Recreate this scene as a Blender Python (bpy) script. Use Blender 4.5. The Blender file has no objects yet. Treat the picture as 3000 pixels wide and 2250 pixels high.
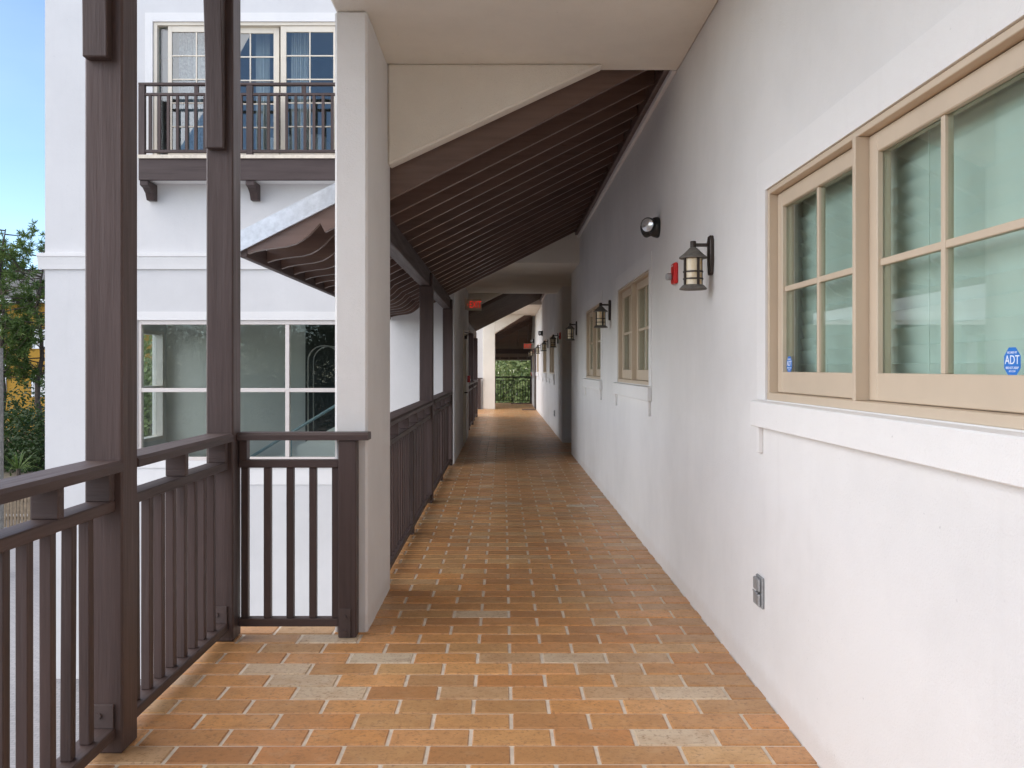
import bpy, bmesh, math, random
from mathutils import Vector, Matrix
R = math.radians
random.seed(7)
S = bpy.context.scene
C = S.collection

# ------------------------------------------------------------------ camera
cam_d = bpy.data.cameras.new('camera')
cam = bpy.data.objects.new('camera', cam_d); C.objects.link(cam)
cam.location = (0, 0, 1.42); cam.rotation_euler = (R(90), 0, 0)
cam_d.sensor_width = 36; cam_d.lens = 36 * 2645 / 3000
cam_d.shift_x = 26 / 3000; cam_d.shift_y = -47 / 3000
cam_d.clip_start = 0.05; cam_d.clip_end = 2000
S.camera = cam

# ------------------------------------------------------------------ sky, sun, exposure
SUN_EL, SUN_AZ = 34, 256          # azimuth measured from +Y towards +X
w = bpy.data.worlds.new('World'); S.world = w; w.use_nodes = True
nt = w.node_tree
bg = nt.nodes['Background']; bg.inputs['Strength'].default_value = 0.066
sky = nt.nodes.new('ShaderNodeTexSky'); sky.sky_type = 'NISHITA'; sky.sun_disc = False
sky.sun_elevation = R(SUN_EL); sky.sun_rotation = R(SUN_AZ)
sky.air_density = 1.0; sky.dust_density = 0.0; sky.altitude = 2000; sky.ozone_density = 2.5
# thin high cloud spread evenly over the whole sky
tc = nt.nodes.new('ShaderNodeTexCoord'); mp = nt.nodes.new('ShaderNodeMapping')
mp.inputs['Scale'].default_value = (1.0, 1.0, 3.0)
nz = nt.nodes.new('ShaderNodeTexNoise'); nz.inputs['Scale'].default_value = 2.6; nz.inputs['Detail'].default_value = 7
cr = nt.nodes.new('ShaderNodeValToRGB')
cr.color_ramp.elements[0].position = 0.42; cr.color_ramp.elements[0].color = (0, 0, 0, 1)
cr.color_ramp.elements[1].position = 0.78; cr.color_ramp.elements[1].color = (0.10, 0.10, 0.10, 1)
mx = nt.nodes.new('ShaderNodeMix'); mx.data_type = 'RGBA'
mx.inputs[7].default_value = (6.5, 6.8, 7.2, 1)
nt.links.new(tc.outputs['Generated'], mp.inputs[0]); nt.links.new(mp.outputs[0], nz.inputs['Vector'])
nt.links.new(nz.outputs['Fac'], cr.inputs[0]); nt.links.new(cr.outputs[0], mx.inputs[0])
nt.links.new(sky.outputs[0], mx.inputs[6]); nt.links.new(mx.outputs[2], bg.inputs[0])

sd = bpy.data.lights.new('sun', 'SUN'); sun = bpy.data.objects.new('sun', sd); C.objects.link(sun)
sd.energy = 1.5; sd.angle = R(110); sd.color = (1.0, 0.90, 0.78)
_d = Vector((math.sin(R(SUN_AZ)) * math.cos(R(SUN_EL)), math.cos(R(SUN_AZ)) * math.cos(R(SUN_EL)), math.sin(R(SUN_EL))))
sun.rotation_euler = _d.to_track_quat('Z', 'Y').to_euler()
sun.location = (10, 10, 30)

S.view_settings.view_transform = 'Standard'; S.view_settings.look = 'None'
S.view_settings.gamma = 1; S.view_settings.exposure = 2.05
S.view_settings.use_curve_mapping = False
cy = S.cycles
cy.max_bounces = 10; cy.diffuse_bounces = 6; cy.glossy_bounces = 4; cy.transmission_bounces = 6; cy.transparent_max_bounces = 16
cy.use_denoising = True
try: cy.denoiser = 'OPENIMAGEDENOISE'
except Exception: pass
cy.sample_clamp_indirect = 8

# ------------------------------------------------------------------ materials
def newmat(name):
    m = bpy.data.materials.new(name); m.use_nodes = True
    n = m.node_tree; b = n.nodes['Principled BSDF']
    return m, n, b
def N(n, t, **kw):
    x = n.nodes.new(t)
    for k, v in kw.items():
        if k in x.inputs: x.inputs[k].default_value = v
        else: setattr(x, k, v)
    return x
def pos(n, scale=(1, 1, 1)):
    g = N(n, 'ShaderNodeNewGeometry'); m = N(n, 'ShaderNodeMapping'); m.inputs['Scale'].default_value = scale
    n.links.new(g.outputs['Position'], m.inputs[0]); return m.outputs[0]
def noise(n, vec, scale, detail=4, rough=.55):
    x = N(n, 'ShaderNodeTexNoise'); x.inputs['Scale'].default_value = scale; x.inputs['Detail'].default_value = detail
    x.inputs['Roughness'].default_value = rough; n.links.new(vec, x.inputs['Vector']); return x.outputs['Fac']
def ramp(n, fac, stops):
    x = N(n, 'ShaderNodeValToRGB'); e = x.color_ramp.elements
    while len(e) < len(stops): e.new(0.5)
    for i, (p, c) in enumerate(stops):
        e[i].position = p; e[i].color = (*c, 1) if len(c) == 3 else c
    n.links.new(fac, x.inputs[0]); return x.outputs[0]
def mixc(n, fac, a, b, mode='MIX'):
    x = N(n, 'ShaderNodeMix'); x.data_type = 'RGBA'; x.blend_type = mode
    for i, v in ((0, fac), (6, a), (7, b)):
        if isinstance(v, (int, float)): x.inputs[i].default_value = v
        elif isinstance(v, tuple): x.inputs[i].default_value = (*v, 1) if len(v) == 3 else v
        else: n.links.new(v, x.inputs[i])
    return x.outputs[2]
def bump(n, b, h, strength=.3, dist=.01, prev=None):
    x = N(n, 'ShaderNodeBump'); x.inputs['Strength'].default_value = strength; x.inputs['Distance'].default_value = dist
    n.links.new(h, x.inputs['Height'])
    if prev is not None: n.links.new(prev, x.inputs['Normal'])
    n.links.new(x.outputs[0], b.inputs['Normal']); return x.outputs[0]

def stucco(name, col, grime=.1, rough=.4, foot=False):
    m, n, b = newmat(name)
    p = pos(n)
    big = noise(n, p, 1.1, 5, .6)
    c1 = ramp(n, big, [(.3, tuple(c * (1 - grime) for c in col)), (.62, col)])
    streak = noise(n, pos(n, (5, 5, .5)), 1.6, 6, .65)
    c2 = mixc(n, ramp(n, streak, [(.56, (0, 0, 0)), (.82, (.14, .14, .14))]), c1, tuple(c * .72 for c in col))
    sp = noise(n, p, 46, 2, .5)
    c3 = mixc(n, ramp(n, sp, [(.74, (0, 0, 0)), (.80, (.38, .38, .38))]), c2, tuple(c * .45 for c in col))
    if foot:       # splash marks and scuffs along the foot of the wall
        g = N(n, 'ShaderNodeNewGeometry'); sx = N(n, 'ShaderNodeSeparateXYZ'); n.links.new(g.outputs['Position'], sx.inputs[0])
        nn = noise(n, p, 7, 6, .7)
        mm = N(n, 'ShaderNodeMath', operation='MULTIPLY_ADD'); mm.inputs[1].default_value = -.13; n.links.new(nn, mm.inputs[0]); n.links.new(sx.outputs[2], mm.inputs[2])
        c3 = mixc(n, ramp(n, mm.outputs[0], [(0, (.20, .20, .20)), (.05, (0, 0, 0))]), c3, tuple(c * f for c, f in zip(col, (.70, .60, .50))))
        sc_ = noise(n, pos(n, (1, 3, 9)), 3.2, 6, .7)
        c3 = mixc(n, ramp(n, sc_, [(.68, (0, 0, 0)), (.76, (.18, .18, .18))]), c3, tuple(c * .55 for c in col))
    n.links.new(c3, b.inputs['Base Color']); b.inputs['Roughness'].default_value = .9
    b.inputs['Specular IOR Level'].default_value = .25
    nb = bump(n, b, noise(n, p, 9, 3), .25, .012)
    bump(n, b, noise(n, p, 130, 4, .6), rough, .006, nb)
    return m
def wood(name, axis, col=(.062, .040, .036), gloss=.0, bs=1.0):
    m, n, b = newmat(name)
    sc = [26, 26, 26]; sc[axis] = 1.6
    p = pos(n, tuple(sc))
    g = noise(n, p, 1.0, 7, .62)
    sc2 = [110, 110, 110]; sc2[axis] = 4
    g2 = noise(n, pos(n, tuple(sc2)), 1.0, 3, .6)
    big = noise(n, pos(n), 2.3, 4)
    c = ramp(n, g, [(.28, tuple(x * .72 for x in col)), (.5, col), (.75, tuple(x * 1.2 for x in col))])
    c = mixc(n, ramp(n, big, [(.35, (0, 0, 0)), (.75, (.4, .4, .4))]), c, tuple(x * 1.25 for x in (col[0] * 1.02, col[1] * 1.02, col[2] * 1.06)))
    oi = N(n, 'ShaderNodeObjectInfo')
    c = mixc(n, 1.0, c, ramp(n, oi.outputs['Random'], [(0, (.86, .86, .86)), (1, (1.12, 1.1, 1.08))]), 'MULTIPLY')
    ks = [9, 9, 9]; ks[axis] = 2.2
    vo = N(n, 'ShaderNodeTexVoronoi'); vo.inputs['Scale'].default_value = .42
    n.links.new(pos(n, tuple(ks)), vo.inputs['Vector'])
    knot = ramp(n, vo.outputs['Distance'], [(.03, (1, 1, 1)), (.10, (0, 0, 0))])
    c = mixc(n, mixc(n, 1.0, knot, (.55, .55, .55), 'MULTIPLY'), c, tuple(x * .45 for x in col))
    n.links.new(c, b.inputs['Base Color'])
    n.links.new(ramp(n, g, [(.3, (.62 - gloss,) * 3), (.7, (.48 - gloss,) * 3)]), b.inputs['Roughness'])
    b.inputs['Specular IOR Level'].default_value = .4
    nb = bump(n, b, g, .36 * bs, .008)
    bump(n, b, g2, .3 * bs, .004, nb)
    return m
def plain(name, col, rough=.6, metal=0, var=.08, sc=8, bmp=.0, bsc=60):
    m, n, b = newmat(name)
    f = noise(n, pos(n), sc, 5, .6)
    n.links.new(ramp(n, f, [(.3, tuple(c * (1 - var) for c in col)), (.7, tuple(min(1, c * (1 + var)) for c in col))]), b.inputs['Base Color'])
    b.inputs['Roughness'].default_value = rough; b.inputs['Metallic'].default_value = metal
    if bmp: bump(n, b, noise(n, pos(n), bsc, 3), bmp, .004)
    return m
def glass(name, tint, rough=0.0, f0=.055):
    m = bpy.data.materials.new(name); m.use_nodes = True; n = m.node_tree; n.nodes.clear()
    o = n.nodes.new('ShaderNodeOutputMaterial'); mix = n.nodes.new('ShaderNodeMixShader')
    t = n.nodes.new('ShaderNodeBsdfTransparent'); t.inputs[0].default_value = (*tint, 1)
    g = n.nodes.new('ShaderNodeBsdfGlossy'); g.inputs['Roughness'].default_value = rough
    lw = n.nodes.new('ShaderNodeLayerWeight'); lw.inputs[0].default_value = .5
    pw = n.nodes.new('ShaderNodeMath'); pw.operation = 'POWER'; pw.inputs[1].default_value = 5
    ma = n.nodes.new('ShaderNodeMath'); ma.operation = 'MULTIPLY_ADD'; ma.inputs[1].default_value = .98 - f0; ma.inputs[2].default_value = f0
    n.links.new(lw.outputs['Facing'], pw.inputs[0]); n.links.new(pw.outputs[0], ma.inputs[0])
    n.links.new(ma.outputs[0], mix.inputs[0]); n.links.new(t.outputs[0], mix.inputs[1]); n.links.new(g.outputs[0], mix.inputs[2])
    n.links.new(mix.outputs[0], o.inputs[0]); return m
def tilemat(name, use_attr, pale_tile=False):
    m, n, b = newmat(name)
    if use_attr:
        a = N(n, 'ShaderNodeAttribute'); a.attribute_name = 'rnd'; r = a.outputs['Fac']
    else:
        r = N(n, 'ShaderNodeObjectInfo').outputs['Random']
    st = [(0, (.66, .315, .112)), (.12, (.74, .40, .165)), (.24, (.46, .215, .085)), (.36, (.71, .37, .16)), (.48, (.56, .25, .09)), (.6, (.72, .35, .125)), (.72, (.53, .29, .125)),
          (.84, (.68, .42, .19)), (.92, (.60, .40, .23)), (1, (.50, .27, .12))]
    if use_attr: st = st[:-1] + [(.965, (.50, .27, .12)), (.97, (.62, .53, .40))]
    if pale_tile: st = [(0, (.66, .565, .42)), (.5, (.74, .61, .44)), (1, (.64, .52, .37))]
    base = ramp(n, r, st)
    off = N(n, 'ShaderNodeVectorMath', operation='ADD'); n.links.new(pos(n), off.inputs[0])
    cmb = N(n, 'ShaderNodeCombineXYZ'); mul = N(n, 'ShaderNodeMath', operation='MULTIPLY'); mul.inputs[1].default_value = 37.0
    n.links.new(r, mul.inputs[0]); n.links.new(mul.outputs[0], cmb.inputs[2]); n.links.new(cmb.outputs[0], off.inputs[1])
    cloud = noise(n, off.outputs[0], 6, 7, .74)
    base = mixc(n, ramp(n, cloud, [(.42, (0, 0, 0)), (.66, (.34, .34, .34) if pale_tile else (.6, .6, .6))]), base, (.39, .19, .074))
    pale = noise(n, off.outputs[0], 13, 4, .6)
    base = mixc(n, ramp(n, pale, [(.55, (0, 0, 0)), (.78, (.40, .40, .40))]), base, (.58, .40, .25))
    wear = noise(n, pos(n, (.9, .5, 1)), 1.0, 4, .6)
    base = mixc(n, ramp(n, wear, [(.40, (0, 0, 0)), (.66, (.52, .52, .52))]), base, (.42, .245, .11))
    speck = noise(n, off.outputs[0], 55, 5, .7)
    base = mixc(n, ramp(n, speck, [(.52, (0, 0, 0)), (.68, (.75, .75, .75))]), base, (.26, .125, .052))
    n.links.new(base, b.inputs['Base Color'])
    n.links.new(ramp(n, cloud, [(.3, (.28, .28, .28)), (.7, (.48, .48, .48))]), b.inputs['Roughness'])
    nb = bump(n, b, noise(n, off.outputs[0], 18, 4), .18, .006)
    bump(n, b, noise(n, off.outputs[0], 140, 3), .12, .002, nb)
    return m
def leafmat(name, a, b_, c_):
    m, n, b = newmat(name)
    f = noise(n, pos(n), 1.1, 3)
    f2 = noise(n, pos(n), 9, 2)
    c = ramp(n, f, [(.3, a), (.52, b_), (.72, c_)])
    c = mixc(n, ramp(n, f2, [(.4, (0, 0, 0)), (.7, (.5, .5, .5))]), c, c_)
    n.links.new(c, b.inputs['Base Color']); b.inputs['Roughness'].default_value = .6
    o = n.nodes['Material Output']; t = N(n, 'ShaderNodeBsdfTranslucent'); n.links.new(c, t.inputs[0])
    mx_ = N(n, 'ShaderNodeMixShader'); mx_.inputs[0].default_value = .35
    n.links.new(b.outputs[0], mx_.inputs[1]); n.links.new(t.outputs[0], mx_.inputs[2]); n.links.new(mx_.outputs[0], o.inputs[0])
    return m
def bricky(name, c1, c2, mortar, scale, rough=.85):
    m, n, b = newmat(name)
    t = N(n, 'ShaderNodeTexBrick'); t.inputs['Scale'].default_value = scale
    t.inputs['Color1'].default_value = (*c1, 1); t.inputs['Color2'].default_value = (*c2, 1); t.inputs['Mortar'].default_value = (*mortar, 1)
    n.links.new(pos(n), t.inputs['Vector']); n.links.new(t.outputs[0], b.inputs['Base Color']); b.inputs['Roughness'].default_value = rough
    bump(n, b, t.outputs['Fac'], -.3, .01)
    return m
def amber(name):
    m, n, b = newmat(name)
    f = noise(n, pos(n, (18, 18, 7)), 1.0, 6, .65)
    n.links.new(ramp(n, f, [(.3, (.78, .72, .60)), (.52, (.74, .62, .42)), (.66, (.62, .36, .12)), (.8, (.75, .68, .55))]), b.inputs['Base Color'])
    b.inputs['Roughness'].default_value = .25; b.inputs['Subsurface Weight'].default_value = .0
    return m
def glow(name, col, s):
    m, n, b = newmat(name); b.inputs['Base Color'].default_value = (*col, 1); b.inputs['Roughness'].default_value = .4
    b.inputs['Emission Color'].default_value = (*col, 1); b.inputs['Emission Strength'].default_value = s
    return m

M = dict(
    stucco=stucco('stucco_white', (.75, .735, .72), foot=True),
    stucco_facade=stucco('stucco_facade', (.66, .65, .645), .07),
    stucco_trim=stucco('stucco_trim', (.77, .755, .74), .05),
    plaster=stucco('soffit_plaster', (.83, .79, .71), .12, .8),
    wx=wood('wood_stain_x', 0), wy=wood('wood_stain_y', 1), wz=wood('wood_stain_z', 2),
    rx=wood('rafter_stain', 0, (.135, .088, .072), .22, .35),
    steel=plain('brown_steel', (.07, .048, .044), .5, 0, .12, 30, .1),
    galv=plain('galvanised_metal', (.56, .58, .61), .42, .75, .14, 26, .08),
    tan=plain('tan_window_paint', (.56, .455, .34), .45, 0, .04, 5),
    cream=plain('cream_door_paint', (.70, .63, .52), .45, 0, .04, 5),
    alu=plain('pale_aluminium', (.66, .60, .56), .4, .1, .03, 5),
    green=glass('tinted_glass', (.90, .962, .938), f0=.085),
    stairglass=glass('stairwell_glass', (.94, .972, .955), f0=.035),
    clear=glass('clear_glass', (.88, .92, .92), f0=.085),
    interior=plain('interior_paint', (.78, .77, .73), .8, 0, .04, 2),
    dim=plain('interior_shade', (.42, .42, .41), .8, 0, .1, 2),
    slat=plain('blind_slat', (.76, .81, .77), .55, 0, .04, 8),
    fabric=plain('white_fabric', (.78, .78, .76), .9, 0, .06, 9),
    mesh=plain('grey_curtain', (.30, .33, .36), .9, 0, .35, 22),
    bronze=plain('dark_bronze', (.045, .034, .029), .45, .4, .3, 40, .15),
    hat=plain('weathered_hat', (.16, .15, .135), .6, .3, .25, 45, .1),
    black=plain('black_plastic', (.02, .02, .021), .45, 0, .15, 20),
    lens=plain('lamp_lens', (.75, .76, .78), .12, .6, .1, 60, .3, 70),
    amber=amber('amber_glass'),
    red=plain('red_plastic', (.62, .014, .014), .35, 0, .06, 8),
    sign=plain('sign_acrylic', (.60, .56, .45), .3, 0, .04, 8),
    redglow=glow('exit_red', (.80, .03, .015), .15),
    blue=plain('sticker_blue', (.01, .16, .56), .4, 0, .03, 8),
    white=plain('white_print', (.85, .86, .88), .5, 0, .02, 8),
    grey=plain('grey_cast_metal', (.36, .37, .38), .45, .5, .15, 60, .1),
    handrail=plain('blue_grey_rail', (.26, .36, .40), .4, .2, .05, 8),
    chrome=plain('chrome', (.7, .7, .7), .15, 1, .02, 8),
    mat=plain('door_mat_fibre', (.13, .075, .05), .95, 0, .2, 60, .3),
    grout=plain('grout', (.70, .62, .51), .9, 0, .16, 14, .3, 90),
    tile=tilemat('terracotta_tile', False), tile_far=tilemat('terracotta_tile_far', True), tile_pale=tilemat('pale_stone_tile', False, True),
    paver=bricky('grey_pavers', (.25, .245, .25), (.30, .29, .295), (.18, .18, .18), 4.0),
    soil=plain('soil', (.16, .13, .085), .95, 0, .3, 3),
    bark=plain('pine_bark', (.10, .075, .058), .9, 0, .35, 12, .5, 30),
    needles=leafmat('pine_needles', (.035, .075, .016), (.08, .14, .03), (.17, .225, .05)),
    leaves=leafmat('broad_leaves', (.10, .15, .05), (.20, .27, .09), (.36, .40, .15)),
    dark_leaves=leafmat('shrub_leaves', (.012, .035, .008), (.03, .065, .015), (.06, .09, .02)),
    ochre=plain('ochre_stucco', (.42, .23, .03), .9, 0, .08, 1.2),
    shingle=plain('grey_shingle', (.12, .115, .11), .9, 0, .25, 9),
    weathered=plain('weathered_timber', (.22, .21, .19), .9, 0, .3, 12, .4),
    fence=plain('dry_fence', (.20, .15, .10), .9, 0, .3, 10),
)

# ------------------------------------------------------------------ mesh helpers
WL = {}
def wloc(o): return WL.get(o.name, Vector((0, 0, 0)))
class MB:
    def __init__(s): s.v = []; s.f = []; s.rnd = None
    def _add(s, vs, fs):
        o = len(s.v); s.v += [tuple(v) for v in vs]; s.f += [tuple(i + o for i in f) for f in fs]; return s
    def box(s, x0, x1, y0, y1, z0, z1):
        x0, x1 = min(x0, x1), max(x0, x1); y0, y1 = min(y0, y1), max(y0, y1); z0, z1 = min(z0, z1), max(z0, z1)
        return s._add([(x0, y0, z0), (x1, y0, z0), (x1, y1, z0), (x0, y1, z0), (x0, y0, z1), (x1, y0, z1), (x1, y1, z1), (x0, y1, z1)],
                      [(0, 3, 2, 1), (4, 5, 6, 7), (0, 1, 5, 4), (1, 2, 6, 5), (2, 3, 7, 6), (3, 0, 4, 7)])
    def prism(s, pts, axis, a0, a1):
        # pts: 2D outline in the other two axes (order x,y,z without axis)
        def P(p, a):
            q = list(p); q.insert(axis, a); return tuple(q)
        n = len(pts)
        return s._add([P(p, a0) for p in pts] + [P(p, a1) for p in pts],
                      [tuple(range(n)), tuple(range(2 * n - 1, n - 1, -1))] + [(i, i + n, (i + 1) % n + n, (i + 1) % n) for i in range(n)])
    def tube(s, p0, p1, r0, r1=None, n=8):
        r1 = r0 if r1 is None else r1
        p0, p1 = Vector(p0), Vector(p1); d = (p1 - p0).normalized(); q = d.to_track_quat('Z', 'Y').to_matrix()
        ring = [Vector((math.cos(2 * math.pi * i / n), math.sin(2 * math.pi * i / n), 0)) for i in range(n)]
        vs = [p0 + q @ (c * r0) for c in ring] + [p1 + q @ (c * r1) for c in ring]
        return s._add(vs, [(i, (i + 1) % n, (i + 1) % n + n, i + n) for i in range(n)] + [tuple(range(n - 1, -1, -1)), tuple(range(n, 2 * n))])
    def path(s, pts, r, n=8):
        for a, b in zip(pts[:-1], pts[1:]): s.tube(a, b, r, r, n)
        return s
    def lathe(s, prof, org, n=20, mat=None):
        mat = mat or Matrix.Identity(3); org = Vector(org); k = len(prof); vs = []
        for i in range(n):
            a = 2 * math.pi * i / n
            for r, z in prof: vs.append(org + mat @ Vector((r * math.cos(a), r * math.sin(a), z)))
        fs = [(i * k + j, ((i + 1) % n) * k + j, ((i + 1) % n) * k + j + 1, i * k + j + 1) for i in range(n) for j in range(k - 1)]
        return s._add(vs, fs)
    def build(s, name, mat, parent=None, bevel=0, smooth=False, origin=None):
        me = bpy.data.meshes.new(name)
        if origin is None:
            if parent is not None: origin = wloc(parent)
            else:
                xs, ys, zs = zip(*s.v); origin = Vector(((min(xs) + max(xs)) / 2, (min(ys) + max(ys)) / 2, min(zs)))
        origin = Vector(origin)
        me.from_pydata([tuple(Vector(v) - origin) for v in s.v], [], s.f); me.update()
        bm = bmesh.new(); bm.from_mesh(me)
        bmesh.ops.recalc_face_normals(bm, faces=bm.faces)
        if bevel:
            ed = [e for e in bm.edges if len(e.link_faces) == 2 and e.calc_face_angle(0) > R(30)]
            bmesh.ops.bevel(bm, geom=ed, offset=bevel, segments=1, affect='EDGES', clamp_overlap=True)
        bm.to_mesh(me); bm.free()
        if smooth:
            me.polygons.foreach_set('use_smooth', [True] * len(me.polygons))
            try: me.set_sharp_from_angle(angle=R(40))
            except Exception: pass
        me.materials.append(M[mat] if isinstance(mat, str) else mat)
        o = bpy.data.objects.new(name, me); C.objects.link(o)
        if parent is not None:
            o.parent = parent; o.location = origin - wloc(parent)
        else: o.location = origin
        WL[o.name] = origin
        return o
def box(x0, x1, y0, y1, z0, z1): return MB().box(x0, x1, y0, y1, z0, z1)
def tag(o, label=None, cat=None, group=None, kind=None):
    if label: o['label'] = label
    if cat: o['category'] = cat
    if group: o['group'] = group
    if kind: o['kind'] = kind
    return o
def empty(name, loc, label=None, cat=None, group=None, parent=None):
    o = bpy.data.objects.new(name, None); C.objects.link(o); loc = Vector(loc)
    o.empty_display_size = .1
    if parent is not None: o.parent = parent; o.location = loc - wloc(parent)
    else: o.location = loc
    WL[o.name] = loc
    return tag(o, label, cat, group)
def inst(src, p, parent):
    o = src.copy(); C.objects.link(o); o.parent = parent; o.location = Vector(p) - wloc(parent); WL[o.name] = Vector(p); return o
def copy_tree(o, parent=None):
    c = o.copy(); C.objects.link(c); c.parent = parent
    for ch in list(o.children): copy_tree(ch, c)
    return c
def grid_wall(openings, u0, u1, z0, z1, t0, t1, axis):
    """wall with rectangular holes; axis = thickness axis (0: wall along y, 1: wall along x)"""
    us = sorted({u0, u1, *[o[0] for o in openings], *[o[1] for o in openings]}); zs = sorted({z0, z1, *[o[2] for o in openings], *[o[3] for o in openings]})
    def solid(i, j):
        if i < 0 or j < 0 or i >= len(us) - 1 or j >= len(zs) - 1: return False
        cu, cz = (us[i] + us[i + 1]) / 2, (zs[j] + zs[j + 1]) / 2
        return not any(a < cu < b and c < cz < d for a, b, c, d in openings)
    m = MB()
    def V(t, u, z): return (t, u, z) if axis == 0 else (u, t, z)
    idx = {}
    def vid(t, u, z):
        k = (t, u, z)
        if k not in idx: idx[k] = len(m.v); m.v.append(V(t, u, z))
        return idx[k]
    for i in range(len(us) - 1):
        for j in range(len(zs) - 1):
            if not solid(i, j): continue
            a, b, c, d = us[i], us[i + 1], zs[j], zs[j + 1]
            for t in (t0, t1): m.f.append((vid(t, a, c), vid(t, b, c), vid(t, b, d), vid(t, a, d)))
            for di, dj, q in ((-1, 0, ((a, c), (a, d))), (1, 0, ((b, c), (b, d))), (0, -1, ((a, c), (b, c))), (0, 1, ((a, d), (b, d)))):
                if not solid(i + di, j + dj):
                    (ua, za), (ub, zb) = q
                    m.f.append((vid(t0, ua, za), vid(t0, ub, zb), vid(t1, ub, zb), vid(t1, ua, za)))
    return m
def text(body, size, loc, rot, mat, parent, name='lettering', extrude=.001, sx=1.0):
    cu = bpy.data.curves.new(name, 'FONT'); cu.body = body; cu.size = size; cu.extrude = extrude
    cu.align_x = 'CENTER'; cu.align_y = 'CENTER'; cu.materials.append(M[mat]); cu.resolution_u = 4
    tmp = bpy.data.objects.new('tmp', cu); C.objects.link(tmp)
    bpy.context.view_layer.update()
    me = bpy.data.meshes.new_from_object(tmp.evaluated_get(bpy.context.evaluated_depsgraph_get()))
    bpy.data.objects.remove(tmp); bpy.data.curves.remove(cu)
    o = bpy.data.objects.new(name, me); C.objects.link(o)
    o.rotation_euler = rot; o.scale = (sx, 1, 1)
    o.parent = parent; o.location = Vector(loc) - wloc(parent)
    return o

XW = 1.13          # right wall plane
GZ = -3.2          # courtyard ground
# ------------------------------------------------------------------ ground
g = box(-400, 400, -200, 700, GZ - .5, GZ).build('ground', 'soil'); tag(g, kind='structure')
p = box(-60, 5, -30, 27.5, GZ + .002, GZ + .006).build('courtyard_paving', 'paver'); tag(p, kind='structure')
k = box(-60, -6.9, 27.5, 27.7, GZ, GZ + .14).build('kerb', 'stucco_trim', bevel=.01); tag(k, kind='structure')

# ------------------------------------------------------------------ walkway floor with tiles
fl = MB()
fl.box(-1.62, XW + .02, -4, 4.985, -.30, -.006)
fl.box(-.905, XW + .02, 4.985, 13.4, -.30, -.006)
fl.box(-.73, 3.2, 13.4, 18.9, -.30, -.006)
fl.box(-.905, XW + .02, 18.9, 26.35, -.30, -.006)
fl.box(-1.62, XW + .02, 26.35, 31.25, -.30, -.006)
fl.box(-.72, XW + .02, 31.25, 36.9, -.30, -.006)
floor = fl.build('walkway_floor', 'grout'); tag(floor, kind='structure')
LT, PT, GR = .3145, .158, .015
def x_left(y):
    if y < 4.985: return -1.615
    if y < 13.36: return -.90
    if y < 18.9: return -.735
    if y < 26.3: return -.90
    if y < 31.2: return -1.615
    return -.715
def x_right(y): return 3.0 if 14.96 < y < 17.2 else XW + .012
tiles = []
k0 = int((-3.9 - 3.399) / PT); k1 = int((36.8 - 3.399) / PT)
for k in range(k0, k1):
    y0 = 3.399 + PT * k; y1 = y0 + PT; xl, xr = x_left(y1), x_right((y0 + y1) / 2)
    ph = .0325 + (0 if k % 2 else LT / 2)
    j = math.floor((xl - ph) / LT)
    while ph + j * LT < xr:
        a, b = max(ph + j * LT, xl), min(ph + (j + 1) * LT, xr); j += 1
        if b - a < .03: continue
        tiles.append((a + GR / 2, b - GR / 2, y0 + GR / 2, y1 - GR / 2))
def in_view(t):
    a, b, c, d = t; y = (c + d) / 2
    if y < 3.1: return False
    if y < 3.5 and b < -1.2: return False
    return True
vis = [t for t in tiles if in_view(t) and t[2] < 13]
vis.sort(key=lambda t: t[2])
near = set(vis[:298])
def tile_mesh(m, a, b, c, d, z0=-.012, z1=0., ch=.004):
    o = len(m.v)
    m.v += [(a, c, z0), (b, c, z0), (b, d, z0), (a, d, z0), (a, c, z1 - ch), (b, c, z1 - ch), (b, d, z1 - ch), (a, d, z1 - ch),
            (a + ch, c + ch, z1), (b - ch, c + ch, z1), (b - ch, d - ch, z1), (a + ch, d - ch, z1)]
    for q in ((0, 1, 5, 4), (1, 2, 6, 5), (2, 3, 7, 6), (3, 0, 4, 7), (4, 5, 9, 8), (5, 6, 10, 9), (6, 7, 11, 10), (7, 4, 8, 11), (8, 9, 10, 11)):
        m.f.append(tuple(i + o for i in q))
PALE = []
for px, py in ((600, 1447), (660, 1471), (715, 1497), (690, 1383), (830, 1420), (1240, 1417), (1525, 1583), (1500, 1495), (1010, 1322)):
    yy = 3756 / (py * 1.3562 - 1078); PALE.append(((px * 1.3562 - 1474) * yy / 2645, yy))
cache = {}
rf = random.Random(3)
far = MB(); frnd = []
for t in tiles:
    a, b, c, d = t
    if t in near:
        pt = any(a <= u <= b and c - GR / 2 <= v < d + GR / 2 for u, v in PALE); key = (round(b - a, 3), pt)
        jz = rf.uniform(-.0012, .0012)
        if key not in cache:
            m = MB(); tile_mesh(m, -(b - a) / 2, (b - a) / 2, -(d - c) / 2, (d - c) / 2)
            cache[key] = m.build('tile', 'tile_pale' if pt else 'tile', floor, origin=(0, 0, 0))
            o = cache[key]
        else:
            o = cache[key].copy(); C.objects.link(o)
        o.parent = floor; o.location = Vector(((a + b) / 2, (c + d) / 2, jz)) - wloc(floor)
        o.rotation_euler = (0, 0, rf.uniform(-.004, .004))
    else:
        n0 = len(far.f); tile_mesh(far, a, b, c, d); frnd += [rf.random()] * (len(far.f) - n0)
ft = far.build('tile', 'tile_far', floor); ft['kind'] = 'stuff'
at = ft.data.attributes.new('rnd', 'FLOAT', 'FACE'); at.data.foreach_set('value', frnd)

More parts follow.
